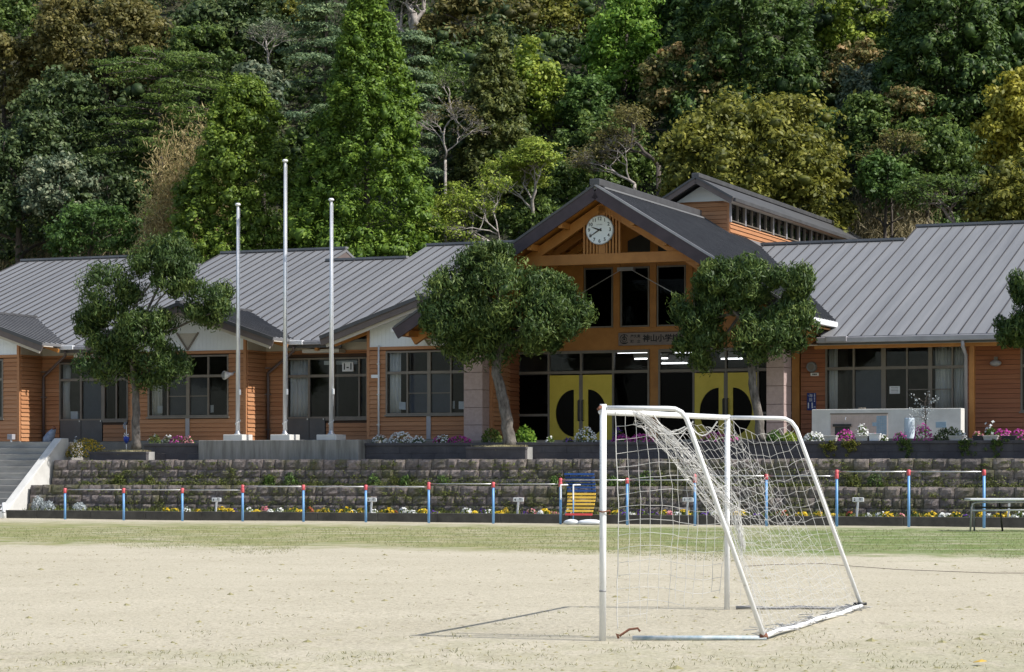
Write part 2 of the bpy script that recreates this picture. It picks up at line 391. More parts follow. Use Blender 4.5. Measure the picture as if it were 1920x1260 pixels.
# ------------------------------------------------------------------ SETTING: ground, terrace, hill
def sandmat():
    m = bpy.data.materials.new('sand_yard'); m.use_nodes = True; nt = m.node_tree; N = nt.nodes; L = nt.links; bs = N['Principled BSDF']
    bs.inputs['Roughness'].default_value = .95; bs.inputs['Specular IOR Level'].default_value = .1
    g = N.new('ShaderNodeNewGeometry')
    def noise(sc, det, st=(1,1,1), ro=.6):
        mp = N.new('ShaderNodeMapping'); mp.inputs['Scale'].default_value = st; L.new(g.outputs['Position'], mp.inputs['Vector'])
        n = N.new('ShaderNodeTexNoise'); n.inputs['Scale'].default_value = sc; n.inputs['Detail'].default_value = det; n.inputs['Roughness'].default_value = ro
        L.new(mp.outputs[0], n.inputs['Vector']); return n.outputs['Fac']
    def ramp(f, *st):
        r = N.new('ShaderNodeValToRGB'); el = r.color_ramp.elements
        el[0].position, el[0].color = st[0][0], (*st[0][1], 1); el[1].position, el[1].color = st[-1][0], (*st[-1][1], 1)
        for p, c in st[1:-1]: e = el.new(p); e.color = (*c, 1)
        L.new(f, r.inputs['Fac']); return r.outputs[0]
    def mix(f, a, b, mode='MIX'):
        x = N.new('ShaderNodeMix'); x.data_type = 'RGBA'; x.blend_type = mode
        if isinstance(f, float): x.inputs['Factor'].default_value = f
        else: L.new(f, x.inputs['Factor'])
        for s, k in ((a,'A'),(b,'B')):
            if isinstance(s, tuple): x.inputs[k].default_value = (*s, 1)
            else: L.new(s, x.inputs[k])
        return x.outputs['Result']
    sand = ramp(noise(.35, 6), (.3, (.43,.388,.292)), (.5, (.465,.422,.322)), (.7, (.495,.45,.346)))
    grain = ramp(noise(28, 4, (1,.6,1), .8), (.30, (.45,.44,.43)), (.44, (.90,.90,.90)), (.72, (1.18,1.18,1.17)))
    sand = mix(1.0, sand, grain, 'MULTIPLY')
    speck = ramp(noise(3.4, 9, (1,.28,1), .8), (.33, (.36,.33,.29)), (.405, (1,1,1)), (1, (1,1,1)))
    sand = mix(.8, sand, speck, 'MULTIPLY')
    mott = ramp(noise(7.5, 9, (1,.8,1), .85), (.34, (.66,.65,.62)), (.47, (.98,.98,.98)), (.68, (1.10,1.10,1.09)))
    sand = mix(.6, sand, mott, 'MULTIPLY')
    turf = ramp(noise(1.1, 9, (1,.5,1), .75), (.3, (.32,.285,.165)), (.45, (.25,.245,.11)), (.58, (.175,.20,.068)), (.75, (.265,.25,.12)))
    turfr = ramp(noise(1.3, 8, (1,.5,1), .75), (.3, (.215,.215,.095)), (.5, (.135,.19,.055)), (.7, (.11,.17,.045)))
    # greener towards the right of the yard
    sx = N.new('ShaderNodeSeparateXYZ'); L.new(g.outputs['Position'], sx.inputs[0])
    def math_(op, a, b=None):
        x = N.new('ShaderNodeMath'); x.operation = op
        for i, s in enumerate((a, b)):
            if s is None: continue
            if isinstance(s, (int, float)): x.inputs[i].default_value = s
            else: L.new(s, x.inputs[i])
        return x.outputs[0]
    def mapr(v, a, b):
        x = N.new('ShaderNodeMapRange'); x.clamp = True; L.new(v, x.inputs['Value']); x.inputs['From Min'].default_value = a; x.inputs['From Max'].default_value = b; return x.outputs[0]
    nz = noise(.22, 5, (1,1,1)); nz2 = noise(1.6, 6, (1,.5,1), .7)
    warp = math_('ADD', math_('MULTIPLY', math_('SUBTRACT', nz, .5), 9.0), math_('MULTIPLY', math_('SUBTRACT', nz2, .5), 9.0))
    yy = math_('ADD', math_('ADD', sx.outputs['Y'], warp), math_('MULTIPLY', sx.outputs['X'], .45))
    inturf = mapr(yy, 45.5, 48.5)
    yy2 = math_('ADD', math_('ADD', sx.outputs['Y'], math_('MULTIPLY', sx.outputs['X'], .30)), math_('MULTIPLY', math_('SUBTRACT', nz2, .5), 14.0))
    outturf = mapr(yy2, 71.0, 65.5)
    near = math_('MULTIPLY', mapr(math_('ADD', math_('ADD', sx.outputs['Y'], math_('MULTIPLY', sx.outputs['X'], -.3)), math_('MULTIPLY', math_('SUBTRACT', nz2, .5), 26.0)), 22.5, 19.0), .20)
    green = mix(mapr(math_('ADD', sx.outputs['X'], math_('MULTIPLY', math_('SUBTRACT', nz, .5), 20.0)), 1.5, 6.0), turf, turfr)
    thin = mapr(noise(.9, 7, (.5,1.2,1), .7), .30, .52)
    fac = math_('MAXIMUM', math_('MULTIPLY', math_('MULTIPLY', math_('MULTIPLY', inturf, outturf), .95), thin), near)
    L.new(mix(fac, sand, green), bs.inputs['Base Color'])
    bp = N.new('ShaderNodeBump'); bp.inputs['Strength'].default_value = .8; bp.inputs['Distance'].default_value = .03
    L.new(math_('ADD', noise(16, 6, (1,.7,1), .7), math_('MULTIPLY', noise(2.5, 4), .8)), bp.inputs['Height']); L.new(bp.outputs[0], bs.inputs['Normal'])
    return m
m_sand = sandmat()
gb = MB(); 
def gz(x, y): return 0.012*math.sin(.7*x+.2*y)*math.sin(.31*y) 
nx, ny = 90, 120
xs = [-300] + list(np.linspace(-30, 30, nx)) + [300]; ys = [-200] + list(np.linspace(14, 90, ny)) + [300]
for y in ys:
    for x in xs: gb.v.append((x, y, gz(x, y) - .012 if 14 <= y <= 90 and abs(x) < 31 else -.012))
for j in range(len(ys)-1):
    for i in range(len(xs)-1):
        a = j*len(xs)+i; gb.f.append((a, a+1, a+1+len(xs), a+len(xs)))
tag(gb.build('ground', m_sand, None, (0,0,0), 'W', smooth=True), kind='structure')

UL, UR = -62.0, -4.0           # how far the terrace and the wings run
V_KERB, V_W1, V_W2, V_BLK, V_PL = 66.0, 67.15, 68.45, 69.7, 69.25
Z_W1, Z_W2, Z_BLK, Z_T = 1.06, 1.86, 2.38, 2.46
U_ST = U(52, V_W1)             # right edge of the staircase
tag(B(UL, UR, 71.0, 97, .5, Z_T).build('terrace', M['terrace_ground'], None, ((UL+UR)/2, 72, 0)), kind='structure')
tag(B(U_ST, UR, V_W1+.28, V_W2+.3, .3, Z_W1-.05).build('terrace_shelf', M['soil'], None, ((UL+UR)/2, V_W1, 0)), kind='structure')
tag(B(U_ST, UR, V_W2+.28, 71.2, .3, Z_W2-.03).build('terrace_shelf', M['soil'], None, ((UL+UR)/2, V_W2, 0)), kind='structure')
tag(B(U_ST+.35, UR, V_KERB+.16, V_W1+.3, .0, .24).build('flower_bed_soil', M['soil'], None, ((UL+UR)/2, V_KERB, 0)), kind='structure')
tag(B(-36, UR, V_BLK+.2, 71.05, 1.85, Z_BLK-.06).build('planting_bed_soil', M['soil'], None, (-20, V_BLK, 0)), kind='structure')

def hz(u, v):
    d = v - 92.5
    if d < 0: return Z_T - .02
    return Z_T - .02 + .72*d + 1.2*math.sin(u*.13+1)*min(1, d/8) + .7*math.sin(u*.31+v*.2)*min(1, d/6)
hb = MB(); us = np.linspace(-120, 60, 70); vv = np.linspace(91.5, 200, 60)
for v in vv:
    for u in us: hb.v.append((u, v, hz(u, v)))
for j in range(len(vv)-1):
    for i in range(len(us)-1):
        a = j*len(us)+i; hb.f.append((a, a+1, a+1+len(us), a+len(us)))
tag(hb.build('hill', M['hill_soil'], None, (-30, 92, 0), smooth=True), kind='structure')

# ------------------------------------------------------------------ retaining walls of separate stones
STONES = []
for k in range(10):
    mb = MB(); rr = random.Random(k)
    n, m2 = 5, 4
    # front face grid with a rough pillow, sides straight back
    for j in range(m2+1):
        for i in range(n+1):
            x = i/n; z = j/m2; e = min(x, 1-x, z, 1-z)
            d = -.020*min(1, e*9) - rr.uniform(0, .030)*min(1, e*6)
            mb.v.append((x + (rr.uniform(-.03,.03) if 0 < i < n else rr.uniform(-.006,.006)), d, z + (rr.uniform(-.04,.04) if 0 < j < m2 else rr.uniform(-.02,.02))))
    for j in range(m2):
        for i in range(n):
            a = j*(n+1)+i; mb.f.append((a, a+1, a+n+2, a+n+1))
    b = len(mb.v); mb.v += [(0,.3,0),(1,.3,0),(1,.3,1),(0,.3,1)]
    top = [m2*(n+1)+i for i in range(n+1)]; bot = list(range(n+1)); lf = [j*(n+1) for j in range(m2+1)]; rt = [j*(n+1)+n for j in range(m2+1)]
    mb.f += [tuple(top + [b+2, b+3]), tuple(bot[::-1] + [b, b+1]), tuple(lf[::1] + [b+3, b]), tuple(rt[::-1] + [b+1, b+2]), (b+1, b, b+3, b+2)]
    me = bpy.data.meshes.new('stone'); me.from_pydata(mb.v, [], mb.f); me.update(); STONES.append(me)
STM = []
for k, me in enumerate(STONES):
    for mn in ('stone_a', 'stone_b', 'stone_c'):
        c = me.copy(); c.materials.append(M[mn]); STM.append((mn, c))
def stone_wall(name, label, u0, u1, v0, zs, batter, pinkness):
    t = thing(name, label, 'stone wall', ((u0+u1)/2, v0, zs[0]))
    o0 = ORG[t.name][0]
    B(u0, u1, v0+.10+batter*2, v0+.42+batter*2, zs[0], zs[-1]-.04).build('backing', M['mortar'], t)
    rr = random.Random(len(name)+int(v0))
    for c in range(len(zs)-1):
        z0, z1 = zs[c], zs[c+1]; u = u0 + rr.uniform(0, .1)
        while u < u1:
            w = rr.choice((rr.uniform(.24,.36), rr.uniform(.32,.46), rr.uniform(.42,.60))); w = min(w, u1-u)
            if w < .12: break
            r = rr.random(); pk = pinkness(u, c)
            mn = 'stone_c' if r < pk else ('stone_a' if r < .55+pk*.4 else 'stone_b')
            me = rr.choice([m for k, m in STM if k == mn])
            o = link(bpy.data.objects.new('stone', me)); o.parent = t
            o.location = Vector((u+.006, v0 + batter*c*.8 + rr.uniform(-.025,.025), z0+.004)) - o0
            o.scale = (w-.012, 1, z1-z0-.010 + (rr.uniform(-.012,.012) if c == len(zs)-2 else 0)); o.rotation_euler = (0, 0, rr.uniform(-.03,.03))
            u += w
    return t
stone_wall('stone_retaining_wall', 'lower mossy stone retaining wall behind the kerbside flower bed', U_ST+.0, -10.5, V_W1, [.2, .46, .74, Z_W1], .05, lambda u, c: .06)
stone_wall('stone_retaining_wall', 'upper stone retaining wall under the dark block wall and concrete plinth', U_ST+.02, -10.5, V_W2, [Z_W1-.12, 1.27, 1.54, Z_W2], .05, lambda u, c: .10 + (.42 if (-31 < u < -27 or u > -21.5) else 0)*(1 if c > 0 else .4))

# kerb
kt = thing('kerb', 'low dark concrete kerb along the edge of the schoolyard', 'kerb', (-27, V_KERB, 0))
u = U_ST-.9; i = 0
while u < -9:
    w = 1.99; B(u+.004, u+w-.004, V_KERB + .004*math.sin(i*2.1), V_KERB+.15, -.05, .255+.006*math.sin(i*1.7)).build('kerb_block', M['kerb_concrete'], kt, bevel=.012); u += w; i += 1

# dark block wall with capping (left piece, right piece)
def block_wall(label, u0, u1, v0, z0, z1, courses=2, bw=.8):
    t = thing('block_wall', label, 'block wall', ((u0+u1)/2, v0, z0))
    cap = .09; h = (z1-cap-z0)/courses
    for c in range(courses):
        u = u0 - (bw/2 if c % 2 else 0)
        while u < u1:
            a = max(u, u0); b2 = min(u+bw, u1)
            if b2-a > .05: B(a+.003, b2-.003, v0 + random.uniform(0,.006), v0+.2, z0+c*h+.003, z0+(c+1)*h-.003).build('block', M['dark_block'], t)
            u += bw
    B(u0-.01, u1+.01, v0-.03, v0+.22, z1-cap, z1).build('capping', M['dark_block'], t, bevel=.008)
    return t
U_PL0, U_PL1 = U(372, V_PL), U(672, V_PL)
block_wall('long dark block wall below the flowers between the flagpoles and the right edge', U_PL1+.02, -10, V_BLK, Z_W2-.04, Z_BLK)
block_wall('short dark block planter wall left of the concrete flagpole plinth', U(273, V_BLK), U_PL0-.02, V_BLK-.1, Z_W2-.04, Z_BLK+.02)
def planter(label, px0, px1, py0, v0, back):
    u0, u1 = U(px0, v0), U(px1, v0); z1 = Z(px0, py0, v0)
    t = thing('tree_planter', label, 'planter', ((u0+u1)/2, v0, Z_W2-.05))
    B(u0, u1, v0, v0+.14, Z_W2-.05, z1-.07).build('front_panel', M['dark_block'], t)
    B(u0-.02, u1+.02, v0-.02, v0+.16, z1-.07, z1).build('capping', M['dark_block'], t, bevel=.008)
    B(u1-.14, u1+.005, v0+.15, back, Z_W2-.05, z1-.006).build('end_panel', M['concrete'], t)
    B(u0-.005, u0+.14, v0+.15, back, Z_W2-.05, z1-.006).build('end_panel', M['dark_block'], t)
    mb = MB(); mb.blob(((u0+u1)/2, (v0+back)/2, z1-.10), ((u1-u0)/2-.1, (back-v0)/2, .17), 16, 8, .05, 3); mb.build('grassy_soil', M['dry_grass_soil'], t, smooth=True)
    K = 1500; c = np.stack([rng.uniform(u0+.1, u1-.1, K), rng.uniform(v0+.05, back-.1, K), np.full(K, z1+.02)], 1)
    leaves('dry_grass', c, np.stack([rng.normal(size=K), rng.normal(size=K), .2*rng.normal(size=K)], 1), rng.uniform(.05,.13,K), M['lf_straw'], t, aspect=.12, along=np.stack([.5*rng.normal(size=K), .5*rng.normal(size=K), np.ones(K)], 1))
    return (u0+u1)/2, z1
PT1 = planter('low dark planter under the pruned tree beside the stairs', 168, 274, 847, 69.05, 70.3)
PT2 = planter('low dark planter under the pruned tree left of the yellow doors', 874, 985, 838, 69.1, 70.3)

# concrete plinth of the flagpoles
pt = thing('flagpole_plinth', 'long stained concrete plinth carrying the three flagpoles', 'plinth', ((U_PL0+U_PL1)/2, V_PL, Z_W2))
zp = Z(520, 825, V_PL)
B(U_PL0, U_PL1, V_PL, 70.9, Z_W2-.04, zp).build('body', M['concrete_stained'], pt, bevel=.015)
for k in range(1, 5):
    uu = U_PL0 + (U_PL1-U_PL0)*k/5; 
# staircase with pale stringer
st = thing('staircase', 'grey concrete staircase with white sloping side wall at the left edge', 'staircase', (-46, 66, 0))
NS = 12; v_s0, v_s1 = 66.2, 69.3
for k in range(NS):
    z1 = (k+1)*Z_T/NS; v0 = v_s0 + (v_s1-v_s0)*k/NS
    mb = B(-52, U_ST-.35, v0, 71.0, k*Z_T/NS+(.002 if k else -.05), z1); mb.build('step', M['step_concrete'], st, bevel=.012)
us0 = U_ST-.34
poly = [(us0, v_s0-.25, -.05), (us0, v_s0-.2, .22), (us0, v_s1-.1, Z_T+.12), (us0, 69.62, Z_T+.12), (us0, 69.62, 0)]
MB().prism(poly, (.30, 0, 0)).build('side_wall', M['concrete_pale'], st, bevel=.02)
tag(B(-52, U(128, 70.9), 71.1, 71.3, Z_T-.1, Z(60, 834, 71.1)).build('landing_edge', M['dark_block'], None, (-48, 71.1, Z_T)), kind='structure')

# ------------------------------------------------------------------ SCHOOL BUILDING
bd = thing('school_building', 'long low orange timber school with grey metal roofs and gabled clock entrance', 'school', (-27, 73, Z_T))
VB, VR, VE, VG = 73.0, 74.4, 75.2, 73.7
UC = -26.7
class Seg:
    """vertical wall plane from p0 to p1 in (u,v); outward normal to the right of travel"""
    def __init__(s, p0, p1):
        s.p0 = Vector((p0[0], p0[1], 0)); d = Vector((p1[0]-p0[0], p1[1]-p0[1], 0)); s.L = d.length; s.d = d.normalized(); s.n = Vector((s.d.y, -s.d.x, 0))
    def pt(s, a, z, t): q = s.p0 + s.d*a + s.n*t; return (q.x, q.y, z)
    def box(s, mb, a0, a1, z0, z1, t0, t1):
        mb.hexa([s.pt(a0,z0,t0), s.pt(a0,z0,t1), s.pt(a1,z0,t1), s.pt(a1,z0,t0), s.pt(a0,z1,t0), s.pt(a0,z1,t1), s.pt(a1,z1,t1), s.pt(a1,z1,t0)]); return mb
def spans(a0, a1, z0, z1, ops):
    cut = sorted([(o[0], o[1]) for o in ops if o[2] < z1-1e-4 and o[3] > z0+1e-4]); out = []; x = a0
    for c0, c1 in cut:
        if c0 > x+.02: out.append((x, min(c0, a1)))
        x = max(x, c1)
    if x < a1-.02: out.append((x, a1))
    return out
BH = .146
def siding(seg, a0, a1, z0, z1, ops, mat='siding'):
    w = MB()
    zz = sorted(set([z0, z1] + [min(max(o[k], z0), z1) for o in ops for k in (2, 3)]))
    for i in range(len(zz)-1):
        for s0, s1 in spans(a0, a1, zz[i], zz[i+1], ops): seg.box(w, s0, s1, zz[i], zz[i+1], -.12, 0)
    wall = w.build('wall', M['wall_core'], bd); rb = random.Random(int(abs(seg.p0.x)*37+seg.p0.y*11))
    z = z0
    while z < z1-.02:
        zt = min(z+BH, z1)-.006
        for s0, s1 in spans(a0, a1, z+.005, zt-.005, ops):
            mb = MB(); mb.hexa([seg.pt(s0,z,.002), seg.pt(s0,z,.042), seg.pt(s1,z,.042), seg.pt(s1,z,.002), seg.pt(s0,zt-.004,.002), seg.pt(s0,zt-.004,.012), seg.pt(s1,zt-.004,.012), seg.pt(s1,zt-.004,.002)])
            mb.build('board', M[rb.choice((mat, mat, mat+'_b', mat+'_c'))], wall)
        z += BH
    return wall
def part_box(name, seg, a0, a1, z0, z1, t0, t1, mat, parent=None, bevel=0.0):
    return seg.box(MB(), a0, a1, z0, z1, t0, t1).build(name, M[mat], parent or bd, bevel=bevel)
def window(seg, a0, a1, z0, z1, cols, rows, skip=(), midbar=(), glass='glass', fw=.055, t=0.0, mull=None, sill=True):
    """cols/rows: inner split positions (absolute a / z)"""
    mb = MB(); T0, T1 = t-.08, t+.045
    seg.box(mb, a0, a0+fw, z0, z1, T0, T1); seg.box(mb, a1-fw, a1, z0, z1, T0, T1)
    seg.box(mb, a0+fw, a1-fw, z0, z0+fw, T0, T1-.003); seg.box(mb, a0+fw, a1-fw, z1-fw, z1, T0, T1-.003)
    ca = [a0+fw/2] + list(cols) + [a1-fw/2]; rz = [z0+fw/2] + list(rows) + [z1-fw/2]
    for i, c in enumerate(cols):
        w = (mull[i] if mull else .03); seg.box(mb, c-w, c+w, z0+fw, z1-fw, T0+.01, T1-.006)
    for r in rows:
        seg.box(mb, a0+fw, a1-fw, r-.045, r+.045, T0+.02, T1-.010)
    o = mb.build('window', M['frame'], bd)
    if sill: seg.box(MB(), a0-.04, a1+.04, z0-.05, z0-.003, t+.0, t+.09).build('sill', M['frame'], o)
    for j in range(len(rz)-1):
        for i in range(len(ca)-1):
            if (i, j) in skip: continue
            seg.box(MB(), ca[i]+.02, ca[i+1]-.02, rz[j]+.03, rz[j+1]-.03, t-.03, t-.024).build('pane', M[glass], o)
            if (i, j) in midbar:
                zc = (rz[j]+rz[j+1])/2; seg.box(MB(), ca[i]+.02, ca[i+1]-.02, zc-.014, zc+.014, t-.02, t+.02).build('glazing_bar', M['frame'], o)
    return o
def curtain(seg, a0, a1, z0, z1, t, waves=6, parent=None, taper=0.0):
    mb = MB(); n = waves*6
    for k, z in enumerate((z0, z0+(z1-z0)*.4, z1)):
        sh = taper*(.6 if k == 1 else (0 if k == 2 else .2))
        for i in range(n+1):
            a = a0 + (a1-a0-sh)*i/n; mb.v.append(seg.pt(a, z, t + .04*math.sin(2*math.pi*i/6) + .015*math.sin(i*1.3)))
    for r in range(2):
        for i in range(n): mb.f.append((r*(n+1)+i, r*(n+1)+i+1, (r+1)*(n+1)+i+1, (r+1)*(n+1)+i))
    o = mb.build('curtain', M['curtain'], bd, smooth=True); s = o.modifiers.new('solid', 'SOLIDIFY'); s.thickness = .006; return o

# --- left wing bays
P_ = .35                               # pitch of the wings
ZG = 5.9                               # eave height at the gutter line VG
BAYS = [-51.2, -42.18, -33.16]; BHW = 2.25; GHW = 3.62; QS = .345; ZGE = 5.94; VRK = 72.3
ZR = ZGE + QS*GHW
ZWT = 5.58                             # top of the boarded wall
def main_z(v): return ZG + P_*(v-VG)
def seams_slope(parent, plist, mat='seam_shaded'):
    for a, b, nrm in plist:
        MB().beam(Vector(a)+Vector(nrm)*.018, Vector(b)+Vector(nrm)*.018, .024, .034, nrm).build('seam', M[mat], parent)
def gable(uc):
    vr = VG + (ZR-ZG)/P_
    for s in (-1, 1):
        th = .09; cut = uc > -35 and s > 0; hw = 2.28 if cut else GHW; ZGE = ZR - QS*hw; ve = VG + (ZGE-ZG)/P_
        poly = [(uc, VRK, ZR), (uc, vr, ZR), (uc+s*hw, ve, ZGE), (uc+s*hw, VRK, ZGE)]
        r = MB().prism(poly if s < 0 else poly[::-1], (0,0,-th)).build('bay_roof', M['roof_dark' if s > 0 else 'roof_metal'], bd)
        nrm = Vector((s*QS, 0, 1)).normalized(); v = VRK+.2; pl = []
        while v < vr-.1:
            d1 = hw if v <= ve else hw*(1-(v-ve)/(vr-ve))
            if d1 > .25: pl.append(((uc+s*.05, v, ZR-QS*.05), (uc+s*d1, v, ZR-QS*d1), nrm))
            v += .34
        seams_slope(r, pl, 'seam_dark' if s > 0 else 'seam_shaded')
        # rake fascia boards: dark edge strip, broad grey board, soffit board
        a = Vector((uc, VRK-.02, ZR-.05)); b = Vector((uc+s*(hw+.02), VRK-.02, ZGE-.05))
        MB().beam(a, b, .06, .12, nrm).build('rake_trim', M['ridge_metal'], r)
        a = Vector((uc, VRK+.02, ZR-.21)); b = Vector((uc+s*hw, VRK+.02, ZGE-.21)); MB().beam(a, b, .05, .21, nrm).build('rake_board', M['fascia_grey'], r)
        a = Vector((uc, VRK+.12, ZR-.36)); b = Vector((uc+s*(hw-.15), VRK+.12, ZGE-.30)); MB().beam(a, b, .05, .14, nrm).build('rake_board', M['cream_panel'], r)
        MB().prism([(uc, VRK+.1, ZR-.10), (uc, VB, ZR-.10), (uc+s*hw, VB, ZGE-.10), (uc+s*hw, VRK+.1, ZGE-.10)], (0,0,-.03)).build('soffit', M['cream_panel'], r)
        # bracket rafter under the eave
        MB().beam((uc+s*(BHW+.05), VB+.35, ZR-QS*(BHW)-.30), (uc+s*hw, VB+.35, ZGE-.24), .09, .12, nrm).build('rafter', M['timber'], r)
    B(uc-.09, uc+.09, VRK-.02, vr, ZR-.02, ZR+.06).build('ridge_cap', M['ridge_metal'], bd)
def bay(uc, wl, wr, full=True):
    sg = Seg((uc-BHW, VB), (uc+BHW, VB))
    z0, z1 = 3.34, 5.43
    op = [(wl-uc+BHW, wr-uc+BHW, z0-.05, z1)]
    siding(sg, .10, 2*BHW-.10, Z_T+.08, ZWT-.10, op)
    part_box('band', sg, 0, 2*BHW, ZWT-.10, ZWT, -.1, .045, 'siding')
    for a in (0, 2*BHW-.10): part_box('corner_board', sg, a, a+.10, Z_T+.08, ZWT-.10, -.1, .04, 'siding')
    part_box('foundation', sg, 0, 2*BHW, Z_T-.05, Z_T+.08, -.2, .01, 'concrete')
    c = (wl+wr)/2-uc+BHW; a0, a1 = op[0][0], op[0][1]; q = (a1-a0)/4
    window(sg, a0, a1, z0, z1, [c-q, c, c+q], [4.72], midbar=((1,0),(2,0)), mull=[.025,.06,.025])
    for cc in (c-q/2, c+q/2): part_box('window_screen', sg, cc-q/2+.04, cc+q/2-.04, z0+.07, 4.65, -.055, -.045, 'screen_mesh')
    part_box('post', sg, c-.075, c+.075, Z_T+.08, z0-.05, .035, .07, 'gutter_metal')
    # white gable panel with the V shaped trim
    hz_ = lambda a: ZR - QS*abs(a-BHW) - .16
    n = MB(); e = .10
    n.prism([sg.pt(e, ZWT, .02), sg.pt(2*BHW-e, ZWT, .02), sg.pt(2*BHW-e, hz_(2*BHW-e), .02), sg.pt(BHW, hz_(BHW), .02), sg.pt(e, hz_(e), .02)], sg.n*-.1)
    gp = n.build('gable_panel', M['white_panel'], bd)
    for k in range(1, 30):
        a = e + (2*BHW-2*e)*k/30; part_box('batten', sg, a-.006, a+.006, ZWT, hz_(a), .02, .026, 'white_panel', gp)
    for s in (-1, 1):
        MB().beam(sg.pt(BHW, ZWT+.03, .045), sg.pt(BHW+s*.42, ZWT+.62, .045), .05, .05).build('trim', M['frame'], gp)
    MB().prism([sg.pt(BHW, ZWT+.04, .028), sg.pt(BHW+.40, ZWT+.60, .028), sg.pt(BHW-.40, ZWT+.60, .028)], sg.n*.008).build('inset', M['cream_panel'], gp)
    for a in (0, 2*BHW-e): part_box('corner_post', sg, a, a+e, ZWT, hz_(a if a == 0 else 2*BHW)-.0, -.1, .045, 'siding')
    # side wall that faces right
    sr = Seg((uc+BHW, VB), (uc+BHW, VR))
    siding(sr, .045, sr.L, Z_T+.08, ZWT-.06, [])
    part_box('band', sr, .045, sr.L, ZWT-.06, ZWT, -.1, .04, 'siding'); part_box('foundation', sr, 0, sr.L, Z_T-.05, Z_T+.08, -.2, .01, 'concrete')
    part_box('side_panel', sr, .05, sr.L, ZWT, main_z(VR)-.1, -.1, .02, 'cream_panel')
    sl = Seg((uc-BHW, VR), (uc-BHW, VB)); part_box('wall', sl, 0, sl.L-.02, Z_T, ZWT+.3, -.1, -.005, 'siding')
    gable(uc)
    # interior curtain and clipped papers
    curtain(sg, a0+.08, a0+.46, z0+.06, z1-.05, -.14, 3)
    for a in ((.42,.66),(.86,1.1),(1.75,2.0),(2.2,2.42),(2.56,2.8)) if uc > -40 else ((.3,.5),(.75,.95),(2.0,2.2),(2.3,2.5)):
        z = z0+.30 + random.uniform(-.03,.03); mb = MB(); rz = random.uniform(-.03,.03)
        mb.prism([sg.pt(a0+a[0], z-.13+rz, -.11), sg.pt(a0+a[1], z-.13, -.11), sg.pt(a0+a[1], z+.12, -.11), sg.pt(a0+a[0], z+.12+rz, -.11)], sg.n*.004); mb.build('hanging_paper', M['paper'], bd)
bay(BAYS[2], -34.72, -31.60); bay(BAYS[1], -43.75, -40.60); bay(BAYS[0], -52.77, -49.62)

# --- recessed bays with classroom doors
def recess(u0, u1, pxs, sign):
    sg = Seg((u0, VR), (u1, VR)); f = lambda px: U(px, VR)-u0
    A0, A1 = f(pxs[0]), min(f(pxs[-1]), sg.L-.03); zt, zb = 5.33, 3.28
    dl = f(pxs[3])
    siding(sg, 0, sg.L, Z_T+.08, ZWT-.06, [(A0, A1, zb-.08, zt+.02), (A0, dl, Z_T, zb)])
    part_box('band', sg, 0, sg.L, ZWT-.06, ZWT, -.1, .045, 'siding'); part_box('eave_panel', sg, 0, sg.L, ZWT, main_z(VR)-.06, -.1, .02, 'cream_panel')
    part_box('foundation', sg, 0, sg.L, Z_T-.05, Z_T+.08, -.2, .0, 'concrete')
    cols = [f(pxs[1]), f(pxs[2]), f(pxs[4])]
    window(sg, A0, A1, zb, zt, [c for c in cols if A0+.1 < c < A1-.1], [4.72], sill=False, mull=[.035,.07,.03], midbar=())
    mid = f(pxs[1])
    for a, b in ((A0+.03, mid-.012), (mid+.012, dl-.05)):
        dr = part_box('door', sg, a, b, Z_T+.06, zb+.02, -.06, .02, 'door_grey'); part_box('door_handle', sg, b-.06, b-.03, zb-.05, zb+.0, .02, .05, 'steel', dr)
    part_box('sill', sg, dl, A1, zb-.075, zb-.003, 0, .08, 'frame')
    part_box('window_screen', sg, f(pxs[1])+.05, f(pxs[2])-.05, zb+.05, 4.66, -.075, -.06, 'screen_mesh') if not sign else None
    curtain(sg, A0+.06, A0+(.72 if sign else .36), zb+.05, zt-.05, -.15, 5, taper=.0 if sign else .1)
    if sign:
        part_box('light_fitting', sg, f(600), f(662), zt-.22, zt-.09, -.4, -.3, 'paper')
        s = part_box('class_sign', sg, f(643), f(663.5), Z(650, 696.5, VR), Z(650, 679.5, VR), -.02, .055, 'paper')
        text('1-1', sg, (f(643)+f(663.5))/2, (Z(650,696.5,VR)+Z(650,679.5,VR))/2, .30, .058, 'ink', s, bold=.006)
    else:
        mb = part_box('box', sg, A0+.12, A0+.62, zb+.05, zb+.33, -.5, -.2, 'paper')
    return sg
def text(s, seg, a, z, size, t, mat, parent, bold=0.0, align='CENTER', ext=.002):
    c = bpy.data.curves.new('lettering', 'FONT'); c.body = s; c.size = size; c.align_x = align; c.align_y = 'CENTER'; c.extrude = ext; c.offset = bold; c.resolution_u = 3
    o = link(bpy.data.objects.new('lettering', c)); c.materials.append(M[mat])
    o0, fr = ORG[root(parent).name]; q = Vector(seg.pt(a, z, t)) - o0; o.location = q
    rot = (math.radians(90), 0, math.atan2(seg.d.y, seg.d.x)); o.parent = None; o.location = (0, 0, 0)
    me = bpy.data.meshes.new_from_object(o.evaluated_get(bpy.context.evaluated_depsgraph_get())); bpy.data.objects.remove(o)
    o = link(bpy.data.objects.new('lettering', me)); o.parent = parent; o.location = q; o.rotation_euler = rot; return o
recess(BAYS[1]+BHW, BAYS[2]-BHW, [538, 580, 625, 612, 674, 690], True)
recess(BAYS[0]+BHW, BAYS[1]-BHW, [112, 152.5, 194, 194, 219, 241], False)

